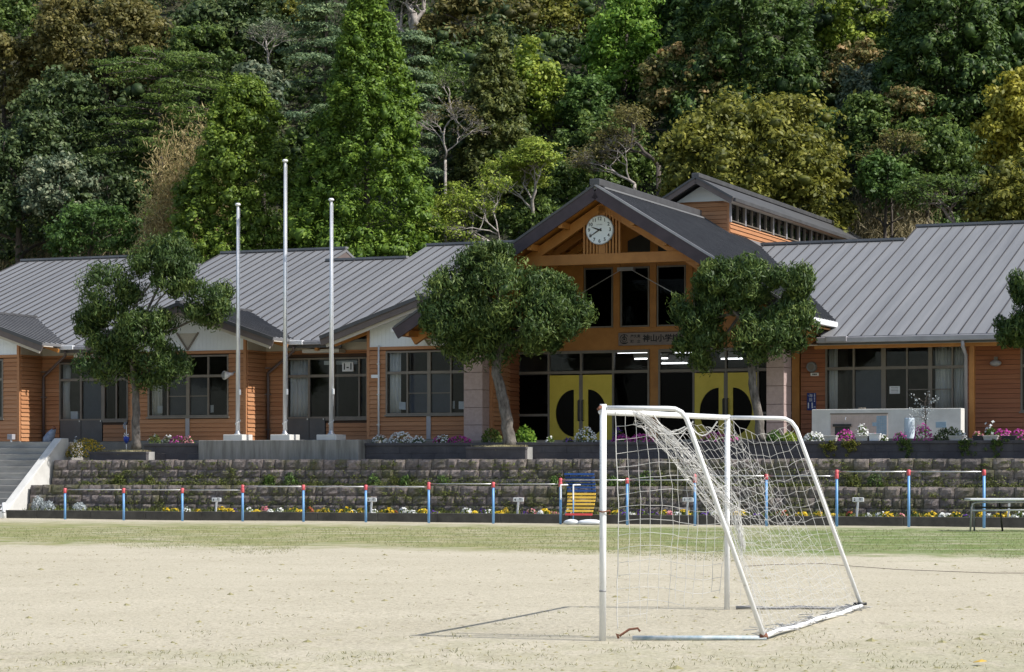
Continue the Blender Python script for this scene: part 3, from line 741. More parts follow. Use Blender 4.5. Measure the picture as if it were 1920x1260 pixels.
# --- main roofs
VLOW, VHI = 84.0, 85.75; ZLOW, ZHI = main_z(VLOW), main_z(VHI)
def roof_strip(u0, u1, vtop, vbot, poly=None, mat='roof_metal'):
    zt, zb = main_z(vtop), main_z(vbot); th = .10; sl = Vector((0, -P_, 1)).normalized()
    r = MB().prism([(a, b, main_z(b)) for a, b in (poly or [(u0, vbot), (u1, vbot), (u1, vtop), (u0, vtop)])], (0,0,-th)).build('roof', M[mat], bd)
    vb2 = 93.0; z2 = zt - P_*(vb2-vtop)
    MB().prism([(u0, vtop, zt-.005), (u1, vtop, zt-.005), (u1, vb2, z2), (u0, vb2, z2)], (0,0,-th)).build('roof_back', M[mat], r)
    MB().prism([(u1-.02, vtop-2.6, zt-2.6*P_-.1), (u1-.02, vtop, zt-.1), (u1-.02, vtop+2.6, zt-2.6*P_-.1)], (-.1,0,0)).build('gable_end', M['fascia_grey'], r)
    B(u0, u1, vtop-.10, vtop+.16, zt+.02, zt+.10).build('ridge_cap', M['roof_metal'], r)
    B(u0+.02, u1-.02, vtop-.06, vtop+.1, zt-.05, zt+.02).build('ridge_vent', M['ridge_metal'], r)
    return r
SP = .425
def seams(r, u0, u1, vtop, vbot, bounds=None):
    k0 = math.ceil(u0/SP); k1 = math.ceil(u1/SP)-1; n = Vector((0, -P_, 1)).normalized()
    for k in range(k0, k1+1):
        u = k*SP; vb = vbot(u) if callable(vbot) else vbot; vt = vtop
        if vb > vt-.3: continue
        MB().beam((u, vb, main_z(vb)+.022), (u, vt-.05, main_z(vt-.05)+.022), .019, .036, n).build('seam', M['seam_shaded'], r)
def vbot_left(u):
    best = VG
    for uc in BAYS:
        d = abs(u-uc)
        if d < GHW:
            zg = ZR - QS*d; best = max(best, VG + (zg-ZG)/P_ + .03)
    d = abs(u-UC)
    if d < 6.86: best = max(best, VG + (10.39-.623*d-ZG)/P_ + .03)
    return best
def edge_u(px, py, v): return U(px, v)
eA0, eA1 = U(40, VHI), U(345, VHI); eB0, eB1 = U(415, VHI), U(650, VHI); eC0 = U(800, VHI)
segs = [(-62.0, eA0, VLOW), (eA0, eA1, VHI), (eA1, eB0, VLOW), (eB0, eB1, VHI), (eB1, eC0, VLOW), (eC0, UC-1.0, VHI)]
VF = 71.2; ZA = 10.39; WE = 6.84; QE = .623; ZEE = ZA-QE*WE
def vE(z): return VG + (z-ZG)/P_
for a, b, vt in segs:
    r = roof_strip(a, b-.003, vt, VG, None if b < UC-2 else [(a, VG), (UC-WE, VG), (UC-WE, vE(ZEE)), (UC-(ZA-ZHI)/QE, VHI), (a, VHI)]); seams(r, a, b, vt, vbot_left)
# right wing: eave comes further forward
VGR = 72.85; eD = U(1686, VLOW); eDh = U(1718, VHI)
def vbot_right(u):
    d = abs(u-UC); return max(VGR, VG + (10.39-.623*d-ZG)/P_ + .03) if d < 6.86 else VGR
r = roof_strip(UC+1.5, eDh-.003, VLOW, VGR, [(UC+WE-.1, VGR), (eDh-.003, VGR), (eDh-.003, VLOW), (UC+(ZA-ZLOW)/QE, VLOW), (UC+WE-.1, vE(ZEE))]); seams(r, UC+1, eDh, VLOW, vbot_right)
r = roof_strip(eDh, UR, VHI, VGR); seams(r, eDh, UR, VHI, VGR)
# gutters
def gutter(u0, u1, v, z, ends=True):
    g = B(u0, u1, v-.16, v-.02, z-.16, z-.03).build('gutter', M['gutter_metal'], bd, bevel=.02)
    B(u0, u1, v-.02, v+.02, z-.26, z-.04).build('fascia_board', M['ridge_metal'], g)
    if ends:
        B(u0-.03, u0+.62, v-.19, v-.015, z-.155, z-.01).build('gutter_box', M['white_metal'], g, bevel=.015)
        B(u1-.40, u1+.03, v-.19, v-.015, z-.15, z-.01).build('gutter_box', M['white_metal'], g, bevel=.015)
    return g
for a, b in ((BAYS[1], BAYS[2]), (BAYS[0], BAYS[1])):
    gutter(a+GHW-.15, b-GHW+.08, VG, ZG)
    uu = a+BHW+.14
    pp = MB().tube([(a+GHW+.1, VG-.1, ZG-.2), (a+GHW+.05, VG, ZG-.35), (uu, VR-.12, ZG-1.05), (uu, VR-.12, ZG-1.3), (uu, VR-.12, Z_T)], .05, 10).build('downpipe', M['pipe_brown'], bd, smooth=True)
    for z in (5.0, 4.1, 2.9): B(uu-.12, uu+.07, VR-.13, VR-.03, z, z+.03).build('bracket', M['steel_grey'], pp)
    B(a+GHW+.3, b-GHW-.1, VG+.15, VR, ZG-.42, ZG-.30).build('soffit', M['cream_panel'], bd)
    MB().beam((a+GHW+.9, VG-.0, ZG-.30), (a+GHW+.9, VR, ZG-.20), .12, .12).build('rafter_tail', M['timber'], bd)

# --- entrance gable
VF = 71.2; ZA = 10.39; WE = 6.84; QE = .623; ZEE = ZA-QE*WE
def vE(z): return VG + (z-ZG)/P_
for s in (-1, 1):
    zt = ZLOW; dl = (ZA-zt)/QE; th = .16; vb = 89.0
    poly = [(UC, VF, ZA), (UC, vb, ZA), (UC+s*dl, vb, zt), (UC+s*dl, vE(zt), zt), (UC+s*WE, vE(ZEE), ZEE), (UC+s*WE, VF, ZEE)]
    r = MB().prism(poly if s < 0 else poly[::-1], (0,0,-th)).build('entrance_roof', M['roof_dark'], bd)
    nrm = Vector((s*QE, 0, 1)).normalized(); v = VF+.25; pl = []
    while v < 84:
        d1 = WE if v <= vE(ZEE) else max(dl, WE - (v-vE(ZEE))*(WE-dl)/(vE(zt)-vE(ZEE)))
        pl.append(((UC+s*.1, v, ZA-QE*.1), (UC+s*d1, v, ZA-QE*d1), nrm)); v += .34
    seams_slope(r, pl, 'seam_dark')
    MB().beam((UC, VF-.03, ZA-.02), (UC+s*(WE+.02), VF-.03, ZEE-.02), .06, .07, nrm).build('rake_trim', M['gutter_metal' if s > 0 else 'ridge_metal'], r)
    MB().beam((UC, VF+.0, ZA-.25), (UC+s*WE, VF+.0, ZEE-.22), .07, .40, nrm).build('rake_board', M['fascia'], r)
    MB().prism([(UC, VF+.05, ZA-.30), (UC, VE, ZA-.30), (UC+s*WE, VE, ZEE-.26), (UC+s*WE, VF+.05, ZEE-.26)], (0,0,-.04)).build('soffit', M['timber'], r)
    # rafters and purlins beneath
    for k in range(6):
        d = 1.2+k*1.05; B(UC+s*d-.06, UC+s*d+.06, VF+.06, VE-.02, ZA-QE*d-.56, ZA-QE*d-.36).build('purlin', M['timber'], r)
    MB().beam((UC, 72.05, ZA-.62), (UC+s*(WE-.25), 72.05, ZEE-.42), .16, .30, nrm).build('top_chord', M['timber'], r)
    for v in (73.2, 74.3): MB().beam((UC+s*.1, v, ZA-.66), (UC+s*(WE-.4), v, ZEE-.42), .12, .2, nrm).build('rafter', M['timber'], r)
    if s > 0:
        ug = UC+WE; gut = MB().hexa([(ug-.02,VF-.02,ZEE-.20),(ug+.14,VF-.02,ZEE-.20),(ug+.14,vE(ZEE)-.4,ZEE-.20),(ug-.02,vE(ZEE)-.4,ZEE-.20),(ug-.02,VF-.02,ZEE-.03),(ug+.14,VF-.02,ZEE-.03),(ug+.14,vE(ZEE)-.4,ZEE-.03),(ug-.02,vE(ZEE)-.4,ZEE-.03)]).build('gutter', M['white_metal'], bd, bevel=.015)
        MB().tube([(ug+.06, vE(ZEE)-.55, ZEE-.2), (ug+.06, vE(ZEE)-.55, ZEE-.45), (ug+.2, vE(ZEE)-.5, ZEE-.62)], .05, 8).build('spout', M['white_metal'], gut)
    else:
        B(UC-WE-.14, UC-WE+.02, VF-.02, 73.2, ZEE-.18, ZEE-.04).build('gutter', M['white_metal'], bd, bevel=.015)
B(UC-.17, UC+.17, VF-.06, 81.3, ZA-.05, ZA+.16).build('ridge_cap', M['ridge_metal'], bd, bevel=.02)
for s in (-1,1):
    MB().beam((UC+s*.30, VF, ZA-.12), (UC+s*.30, 81.2, ZA-.12), .03, .05).build('ridge_flashing', M['roof_metal'], bd)
# tie beam, slats and clock (truss plane)
VT = 72.05; bz0, bz1 = Z(1150, 495, VT), Z(1150, 475, VT)
tb = B(U(984, VT), U(1322, VT), VT-.12, VT+.10, bz0, bz1).build('tie_beam', M['timber'], bd, bevel=.01)
ctr = U(1130, VT)
for k in range(12):
    px = 1097 + k*6.0; w = .055 if k not in (0, 11) else .06
    if k in (5, 6): continue
    uu = U(px, VT); top = ZA-.66 - QE*abs(uu-UC)+.02
    B(uu-w/2, uu+w/2, VT-.09, VT+.0, bz1, top).build('slat', M['timber'], bd)
uu = U(1130, VT); B(uu-.11, uu+.11, VT-.08, VT+.05, bz1+.001, ZA-.6).build('king_post', M['timber'], bd)
sgT = Seg((-30, VT-.13), (-22, VT-.13))
ct = thing('wall_clock', 'round white wall clock with black hands on the entrance gable slats', 'clock', (U(1127.5, VT), VT-.18, Z(1127.5, 432, VT)))
co = ORG[ct.name][0]; CR = 27.5*VT/(.924)/F*.985
def disc(r, t0, t1, n=48):
    return MB().tube([(co.x, co.y+t0, co.z), (co.x, co.y+t1, co.z)], r, n)
disc(CR, .03, .12).build('case', M['gutter_metal'], ct, smooth=False)
disc(CR*.955, .016, .032).build('face', M['clock_white'], ct)
sgC = Seg((co.x, co.y), (co.x+1, co.y))
for h in range(1, 13):
    a = math.radians(90-30*h); text(str(h), sgC, .76*CR*math.cos(a), co.z+.76*CR*math.sin(a), .155, -.008, 'ink', ct, ext=.0015, bold=.002)
text('CITIZEN', sgC, 0, co.z+.36*CR, .052, -.008, 'steel_grey', ct, ext=.001)
def hand(ang, L, tail, w, t):
    d = Vector((math.sin(ang), 0, math.cos(ang))); e = Vector((d.z, 0, -d.x)); c = Vector((co.x, co.y+t, co.z))
    return MB().prism([c - d*tail - e*w*.9, c - d*tail + e*w*.9, c + d*L*.25 + e*w, c + d*L + e*w*.35, c + d*L - e*w*.35, c + d*L*.25 - e*w], (0, -.008, 0))
hand(math.radians(30*9.67), .60*CR, .16*CR, .024, .008).build('hour_hand', M['ink'], ct); hand(math.radians(238), .84*CR, .18*CR, .018, -.006).build('minute_hand', M['ink'], ct)
for k in range(60):
    a = math.radians(6*k); r = .93*CR; MB().box(co.x+r*math.cos(a)-.004, co.x+r*math.cos(a)+.004, co.y+.01, co.y+.018, co.z+r*math.sin(a)-.004, co.z+r*math.sin(a)+.004).build('minute_mark', M['ink'], ct)

# entrance back wall with glazing
sgE = Seg((U(955, VE), VE), (U(1500, VE), VE)); u0E = U(955, VE); fE = lambda px: U(px, VE)-u0E
zh0, zh1 = Z(1192, 657, VE), Z(1192, 652, VE)
winU = [(U(1191, VE)-UC)*0 + 1191 + 68.3*k for k in (-2, -1, 0, 1, 2)]
zu0, zu1 = Z(1192, 613, VE), Z(1192, 500, VE)
ops = []
for k, c in enumerate(winU): ops.append((fE(c-27), fE(c+27), zu0, zu1 - (.55 if k in (0, 4) else 0)))
zb0, zb1 = Z(1192, 826, VE), Z(1192, 656, VE)
gl = (fE(962), fE(1218)); gr = (fE(1235), fE(1494))
ops2 = ops + [(gl[0], gl[1], Z_T-.1, zb1), (gr[0], gr[1], Z_T-.1, zb1)]
ztop = 8.22
w = MB(); zz = sorted(set([Z_T-.04, ztop] + [o[k] for o in ops2 for k in (2,3) if Z_T-.04 < o[k] < ztop] + list(np.arange(6.2, ztop-.1, .25))))
for i in range(len(zz)-1):
    lim = (ZA-.36-zz[i+1])/QE; e0 = max(0, UC-lim-u0E); e1 = min(sgE.L, UC+lim-u0E)
    for s0, s1 in spans(e0, e1, zz[i], zz[i+1], ops2): sgE.box(w, s0, s1, zz[i], zz[i+1], -.14, 0)
ew = w.build('entrance_wall', M['timber'], bd)
def under(a): return ZA - QE*abs(u0E + a - UC) - .36
MB().prism([sgE.pt(a, z, 0) for a, z in ((fE(1191)-(ZA-.36-ztop)/QE, ztop), (fE(1191)+(ZA-.36-ztop)/QE, ztop), (UC-u0E, ZA-.38))], sgE.n*-.14).build('gable_wall', M['timber'], bd)
for o in ops: window(sgE, o[0]+.002, o[1]-.002, o[2]+.002, o[3]-.002, [], [], fw=.045, glass='glass_dark', sill=False)
for k in range(4):   # studs between the windows
    c = (winU[k]+winU[k+1])/2; part_box('post', sgE, fE(c-6), fE(c+6), zu0-.02, ztop, .002, .05, 'timber')
for pl in ([(1177,472),(1219,472),(1219,446),(1205,438),(1177,452)], [(1234,471),(1266,471),(1234,452)], [(1118,474),(1163,473),(1163,440),(1150,446),(1118,464)]):
    g_ = MB().prism([(P(x, y, VE-.006)[0], VE-.006, P(x, y, VE-.006)[1]) for x, y in pl], (0,-.01,0)).build('gable_light', M['black'], bd)
# lower glazed screens and the yellow doors
zt0, zt1 = Z(1100, 702, VE), Z(1100, 694, VE)
def screen(a0, a1, splits, doors, mid):
    mb = MB(); T0, T1 = -.1, .05
    for a in [a0+.03, a1-.03] + splits: sgE.box(mb, a-.03, a+.03, Z_T, zb1-.01, T0, T1)
    for z in (zb1-.04, (zt0+zt1)/2): sgE.box(mb, a0+.06, a1-.06, z-.045, z+.045, T0+.01, T1-.006)
    o = mb.build('door_screen', M['frame'], bd)
    xs = [a0+.03] + splits + [a1-.03]
    for i in range(len(xs)-1):
        sgE.box(MB(), xs[i]+.02, xs[i+1]-.02, zt1+.0, zb1-.07, -.03, -.024).build('pane', M['glass'], o)
        if i in doors: continue
        sgE.box(MB(), xs[i]+.02, xs[i+1]-.02, Z_T+.02, zt0, -.03, -.024).build('pane', M['glass_dark'], o)
        if i in mid: sgE.box(MB(), xs[i]+.03, xs[i+1]-.03, 3.30, 3.38, -.05, .03).build('rail', M['frame'], o)
    for i in doors:
        door(xs[i]+.035, xs[i+1]-.035, i == doors[0])
def door(a0, a1, left):
    """yellow leaf with a half-moon light"""
    z0, z1 = Z_T+.03, zt0-.02; w_ = a1-a0; h = z1-z0; R = h*.36; cz = z0+h*.42
    ex = a1-w_*.20 if left else a0+w_*.20; s = -1 if left else 1
    n = 20; arc = []
    for k in range(n+1):
        t = -math.pi/2 + math.pi*k/n; arc.append((ex + s*min(R*.83, w_*.64)*math.cos(t), cz + R*math.sin(t)))
    mb = MB()
    # leaf as strips round the opening (stile, outer field split along the arc)
    ta, tb_ = -.02, .035
    if left: sgE.box(mb, ex, a1, z0, z1, ta, tb_)
    else: sgE.box(mb, a0, ex, z0, z1, ta, tb_)
    oa = a0 if left else a1
    def quad(p):
        mb.prism([sgE.pt(a, z, tb_) for a, z in p], sgE.n*(ta-tb_))
    lo, hi = arc[0][1], arc[-1][1]
    quad([(oa, z0), (ex, z0), (ex, lo), (oa, lo)]); quad([(oa, hi), (ex, hi), (ex, z1), (oa, z1)])
    for k in range(n): quad([(oa, arc[k][1]), arc[k], arc[k+1], (oa, arc[k+1][1])])
    d = mb.build('door', M['yellow_door'], bd)
    MB().prism([sgE.pt(a, z, -.004) for a, z in arc], sgE.n*.006).build('pane', M['glass_dark'], d)
    ha = a1-.035 if left else a0+.035
    for z in (3.25, 3.62): pass
    MB().tube([sgE.pt(ha, 3.15, .035), sgE.pt(ha, 3.16, .10), sgE.pt(ha, 3.80, .10), sgE.pt(ha, 3.81, .035)], .028, 8).build('door_handle', M['black'], d)
    st_ = (a1-.03, a1+.02) if left else (a0-.02, a0+.03)
    sgE.box(MB(), st_[0], st_[1], z0, z1, -.03, .042).build('door_stile', M['frame'], d)
screen(gl[0], gl[1], [fE(1029.5), fE(1090), fE(1150)], [1, 2], (0,))
screen(gr[0], gr[1], [fE(1301), fE(1361.5), fE(1422)], [1, 2], (3,))
# side walls of the porch
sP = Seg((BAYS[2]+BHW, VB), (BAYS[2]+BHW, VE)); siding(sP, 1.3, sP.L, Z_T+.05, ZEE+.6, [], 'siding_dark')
part_box('corner_post', sgE, -.12, .02, Z_T, ZEE+.6, -.05, .06, 'timber'); part_box('corner_post', sgE, sgE.L-.02, sgE.L+.22, Z_T, ZEE+.2, -.3, .86, 'timber')
MB().prism([sgE.pt(a, z, -.01) for a, z in ((-2.0, 5.3), (-.12, 5.3), (-.12, under(-.12)), (-2.0, under(-2.0)))], sgE.n*-.09).build('porch_wall', M['timber'], bd)

# stay rods
for (x0, y0, x1, y1) in ((1164, 506, 1085, 553), (1184, 506, 1262, 549)):
    a = P(x0, y0, 74.6); b = P(x1, y1, 74.6); MB().tube([(a[0], 74.6, a[1]), (b[0], 74.6, b[1])], .012, 6).build('stay_rod', M['steel'], bd)
a = P(1174, 505, 74.7); B(a[0]-.28, a[0]+.28, 74.6, 74.8, a[1]-.05, a[1]+.06).build('bracket', M['gutter_metal'], bd)
# name board
zs0, zs1 = Z(1190, 648, VE), Z(1190, 624, VE); s0, s1 = fE(1161), fE(1308)
nb = thing('name_board', 'weathered wooden school name board with emblem above the entrance doors', 'sign', (U(1230, VE), VE-.05, (zs0+zs1)/2))
mb = MB(); sgE.box(mb, s0, s1, zs0, zs1, .055, .10); mb.build('board', M['wood_sign'], nb, bevel=.015)
h_ = zs1-zs0; zc = (zs0+zs1)/2
text('神山小学校', sgE, fE(1207), zc, .25, .103, 'ink', nb, align='LEFT', bold=.007)
text('屋久島', sgE, fE(1184), zc+.085, .115, .103, 'ink', nb, align='LEFT', bold=.002); text('町　立', sgE, fE(1184), zc-.085, .115, .103, 'ink', nb, align='LEFT', bold=.002)
ea = fE(1172.5)
for r_, w_ in ((.150, .012), (.085, .010)):
    pts = [sgE.pt(ea + r_*math.cos(t), zc + r_*math.sin(t), .104) for t in np.linspace(.2*math.pi if r_ > .1 else 0, (1.8 if r_ > .1 else 2)*math.pi, 24)]
    MB().tube(pts, w_, 6).build('emblem_ring', M['ink'], nb)
for dx, dz, w_, h2 in ((0, .0, .035, .03), (0, .055, .05, .012), (0, -.13, .08, .02), (0, .12, .018, .03)):
    sgE.box(MB(), ea+dx-w_, ea+dx+w_, zc+dz-h2, zc+dz+h2, .101, .106).build('emblem_mark', M['ink'], nb)
# interior of the hall and classrooms
B(-56, -12, 79.5, 79.65, Z_T, 6.1).build('interior_wall', M['interior'], bd); MB().prism([(UC-5, 79.3, 5.0), (UC+5, 79.3, 5.0), (UC+5, 79.3, 6.7), (UC+.5, 79.3, 9.5), (UC-.5, 79.3, 9.5), (UC-5, 79.3, 6.7)], (0,.1,0)).build('interior_wall', M['interior'], bd)
B(-56, -31.2, 74.6, 79.4, 5.72, 5.78).build('ceiling', M['interior'], bd); B(-20.9, -12, 74.6, 79.4, 5.62, 5.68).build('ceiling', M['interior'], bd)
B(-31.1, -20.95, 75.4, 79.3, 5.40, 5.46).build('ceiling', M['interior'], bd)
B(-56, -12, 73.1, 79.4, Z_T+.004, Z_T+.02).build('interior_floor', M['interior_floor'], bd)
for uu in (-47.0, -37.8, -31.05, -20.9): B(uu, uu+.08, 75.5, 79.4, Z_T+.03, 5.70).build('partition', M['interior'], bd)
lamps = [(1150, 1208, 660.5), (1188, 1250, 672.5), (1240, 1262, 680)]
for k, (x0, x1, y) in enumerate([(1158, 1214, 661.5), (1190, 1252, 673), (1262, 1324, 661.5), (1240, 1290, 681.5), (1352, 1392, 673)]):
    vl = (76.1, 77.1, 76.1, 78.1, 77.1)[k]
    a, z = P(x0, y, vl); b, _ = P(x1, y, vl)
    t = thing('ceiling_light', ['lit tube light nearest the left doors, seen through the transom', 'lit tube light behind the brown post between the door screens', 'lit tube light above the right pair of yellow doors', 'lowest lit tube light right of the central brown post', 'lit tube light seen behind the right pruned tree'][k], 'light', (a, vl, 5.39), 'tube lights in the entrance hall')
    B(a-.03, b+.03, vl-.06, vl+.06, z+.03, 5.39).build('fitting', M['paper'], t); MB().tube([(a, vl, z), (b, vl, z)], .022, 8).build('tube', M['tube_light'], t)

# stone pillars of the porch
def pillar(px0, px1, label):
    v0 = 72.4; u0, u1 = U(px0, v0), U(px1, v0); t = bd
    B(u0+.02, u1-.02, v0+.02, v0+.78, Z_T-.1, ZEE+.5).build('pillar_core', M['wall_core'], bd)
    z = Z_T-.05; pil = None
    while z < ZEE+.2:
        B(u0, u1, v0, v0+.8, z+.006, min(z+.565, ZEE+.2)-.006).build('pillar_block', M['stone_pillar'], bd, bevel=.008); z += .565
pillar(869.5, 904.5, ''); pillar(1437, 1470, '')

# --- right wing front
sgR = Seg((U(1502, VR), VR), (UR, VR)); u0R = U(1502, VR); fR = lambda px: U(px, VR)-u0R
zgr = main_z(VGR)
WR = (fR(1548), fR(1812)); zR0, zR1 = 3.30, Z(1650, 649, VR)
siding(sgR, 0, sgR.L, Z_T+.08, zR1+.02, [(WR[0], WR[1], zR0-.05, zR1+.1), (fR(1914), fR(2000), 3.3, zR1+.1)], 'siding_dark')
part_box('head_beam', sgR, -.3, sgR.L, zR1+.02, zR1+.30, -.1, .10, 'timber')
part_box('foundation', sgR, 0, sgR.L, Z_T-.05, Z_T+.08, -.2, .01, 'concrete')
cR = [fR(x) for x in (1601, 1657, 1701, 1744.5, 1786)]
window(sgR, WR[0], WR[1], zR0, zR1+.02, cR, [Z(1650, 690, VR)], mull=[.03,.07,.025,.06,.025], midbar=((3,0),(4,0)))
window(sgR, fR(1914), fR(2000), 3.3, zR1+.02, [fR(1950)], [Z(1650, 690, VR)])
curtain(sgR, fR(1553), fR(1568), zR0+.05, zR1-.03, -.14, 3); curtain(sgR, fR(1752), fR(1808), zR0+.05, zR1-.03, -.14, 9)
part_box('window_screen', sgR, cR[0]+.04, cR[1]-.07, zR0+.06, Z(1650, 693, VR), -.075, -.06, 'screen_mesh')
mb = part_box('notice', sgR, fR(1667.5), fR(1687), Z(1680, 738, VR), Z(1680, 724, VR), -.022, -.018, 'paper')
for k in range(4): part_box('lettering', sgR, fR(1670.5), fR(1684), Z(1680, 727+2.8*k, VR), Z(1680, 726.2+2.8*k, VR), -.018, -.016, 'steel_grey', mb)
# gutter, soffit, posts
g = B(UC+WE-.2, UR, VGR-.17, VGR-.02, zgr-.20, zgr-.03).build('gutter', M['gutter_metal'], bd, bevel=.02)
B(UC+WE-.2, UR, VGR-.02, VGR+.02, zgr-.26, zgr-.04).build('fascia_board', M['ridge_metal'], g)
B(UC+WE+.1, UC+WE+.75, VGR-.21, VGR-.015, zgr-.17, zgr-.0).build('gutter_box', M['gutter_metal'], g, bevel=.015)
MB().prism([(UC+WE-.5, VGR+.03, zgr-.24), (UR, VGR+.03, zgr-.24), (UR, VR, zR1+.31), (UC+WE-.5, VR, zR1+.31)], (0,0,-.03)).build('soffit', M['cream_panel'], bd)
vq = 73.2; up_ = U(1822, vq); B(up_-.075, up_+.075, vq, vq+.15, Z_T, zgr-.25).build('porch_post', M['timber'], bd)
B(UC+WE-.4, UR, vq-.02, vq+.16, zgr-.36, zgr-.2).build('eave_beam', M['timber'], bd)
ud = U(1811, vq)
dp = MB().tube([(ud, VGR-.09, zgr-.18), (ud, VGR-.09, zgr-.38), (ud, vq+.0, zgr-.62), (ud, vq+.0, Z_T)], .055, 10).build('downpipe', M['gutter_metal'], bd, smooth=True)

# --- clerestory monitor above the hall
VM = 81.9; MW = .98; zm1 = 10.92; zm0 = 9.7
mz = Seg((UC-MW, VM), (UC+MW, VM)); sgm = Seg((UC+MW, VM), (UC+MW, 101))
siding(mz, .08, 2*MW-.08, zm0, zm1, []); 
for a in (0, 2*MW-.08): part_box('corner_board', mz, a, a+.08, zm0, zm1, -.1, .04, 'siding')
za = 11.72; zme = 10.95; mo = 1.32
MB().prism([mz.pt(0, zm1, .02), mz.pt(2*MW, zm1, .02), mz.pt(MW, za-.22, .02)], mz.n*-.1).build('gable_panel', M['white_panel'], bd)
wz0, wz1 = 10.22, 10.92
siding(sgm, 0, sgm.L, zm0-.9, wz0-.04, [])
win_n = 11; step = sgm.L/win_n
core = B(UC-MW+.05, UC+MW-.3, VM+.1, 101, 9.0, 10.9).build('interior_wall', M['interior'], bd)
for k in range(win_n):
    a = k*step
    window(sgm, a+.10, a+step-.02, wz0, wz1, [a+step/2+.04], [], glass='glass', fw=.035, sill=False)
    part_box('mullion', sgm, a-.02, a+.10, wz0-.04, wz1, -.05, .055, 'gutter_metal')
for s in (-1, 1):
    poly = [(UC, VM-.75, za), (UC, 101.5, za), (UC+s*mo, 101.5, zme), (UC+s*mo, VM-.75, zme)]
    r = MB().prism(poly if s < 0 else poly[::-1], (0,0,-.10)).build('monitor_roof', M['ridge_metal'], bd)
    nrm = Vector((s*(za-zme)/mo, 0, 1)).normalized()
    MB().beam((UC, VM-.77, za-.13), (UC+s*mo, VM-.77, zme-.13), .05, .20, nrm).build('rake_board', M['fascia_grey'], r)
    MB().beam((UC, VM-.80, za-.02), (UC+s*(mo+.02), VM-.80, zme-.02), .05, .07, nrm).build('rake_trim', M['ridge_metal'], r)
    B(min(UC+s*mo, UC+s*(mo+.1)), max(UC+s*mo, UC+s*(mo+.1)), VM-.7, 101, zme-.14, zme-.02).build('gutter', M['ridge_metal'], r)
    B(min(UC+s*MW, UC+s*mo), max(UC+s*MW, UC+s*mo), VM-.7, 101, zme-.12, zme-.09).build('soffit', M['cream_panel'], r)
B(UC-.14, UC+.14, VM-.82, 101.6, za-.04, za+.12).build('ridge_cap', M['ridge_metal'], bd, bevel=.02)
B(UC-4.6, UC+4.6, 88.9, 89.0, Z_T, 9.4).build('back_wall', M['wall_core'], bd); B(-62, -5, 92.6, 92.75, Z_T, 6.8).build('back_wall', M['wall_core'], bd)
# ------------------------------------------------------------------ HILLSIDE TREES
def mpp(px, v): a = (px-960)/F; return v/(a*SN+CS)/F
def crown_centres(uc, vc, zc, rx, ry, rz, n, lo=.55):
    d = unit(rng.normal(size=(n*3,3))); d = d[d[:,2] > -.55][:n]
    r = rng.uniform(lo, 1.0, len(d)); lump = 1 + .16*np.sin(3*d[:,0]+uc)*np.cos(2.5*d[:,2]+vc)
    return np.array([uc, vc, zc]) + d*(r*lump)[:,None]*np.array([rx, ry, rz])
def trunk_of(t, base, top, r, mat, limbs=5, spread=1.5, seed=1, low=.45):
    mb = MB(); rr = random.Random(seed)
    pts = limb(mb, base, top, r, r*.35, .05, 8, seed)
    for k in range(limbs):
        f = low + (1-low)*k/max(1, limbs); p = pts[min(len(pts)-1, int(f*(len(pts)-1)))]
        a = rr.uniform(0, 6.28); q = p + Vector((math.cos(a)*spread, math.sin(a)*spread, spread*rr.uniform(.3,.9)))
        limb(mb, p, q, r*.45, r*.12, .15, 5, seed+k)
    mb.build('trunk', M[mat], t, smooth=True)
def broad(label, mat, px, py, wpx, hpx, v, nc=60, rc=.16, nper=110, leaf=.24, aspect=.55, name='broadleaf_tree', bark='bark_dark', squash=(1,1,.8), up=.35, group='trees on the wooded hillside', dens=1.0, jit=.55, extra=None, ry=None):
    wpx *= 1.12; py += hpx*.16; hpx *= 1.4; nc = int(nc*1.35); m = mpp(px, v); u, z = P(px, py, v); rx, rz = wpx/2*m, hpx/2*m; ry = ry or min(rx, rz)*.9+.5
    zb = hz(u, v); zb = min(zb, z-rz*.8)
    t = thing(name, label, 'tree', (u, v, zb), group)
    s = max(rx, rz)
    cent = crown_centres(u, v, z, rx*.88, ry*.88, rz*.88, nc, .72)
    rcl = np.clip(rng.uniform(.65, 1.35, len(cent))*rc*s*1.0, .35, 1.1)
    c2, r2 = subclumps(cent, rcl, 4)
    p, n, var, d = clumps(c2, r2, int(nper*dens*.37), squash, .42, .25, .25, (.35,1.55)); cr_ = CORE['c']
    k = len(p)//9; q = np.array([u, v, z]) + rng.normal(size=(k,3))*np.array([rx, ry, rz])*.33
    p = np.vstack([p, q]); n = np.vstack([n, rng.normal(size=(k,3))]); var = np.concatenate([var, rng.random(k)*.35])  # inner leaves tinted darker, shade painted towards the crown's middle
    keep = (p[:,1]-v < .3*ry) | (rng.random(len(p)) < .3); p, n, var = p[keep], n[keep], var[keep]; ck = cr_[0][:,1]-v < .45*ry; cr_ = (cr_[0][ck], cr_[1][ck], cr_[2], cr_[3][ck])
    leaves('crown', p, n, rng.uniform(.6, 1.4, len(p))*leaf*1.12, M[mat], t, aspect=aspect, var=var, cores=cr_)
    trunk_of(t, (u, v, zb), (u, v, z+rz*.35), max(.12, s*.06), bark, 6, s*.55, int(px+py))
    return t
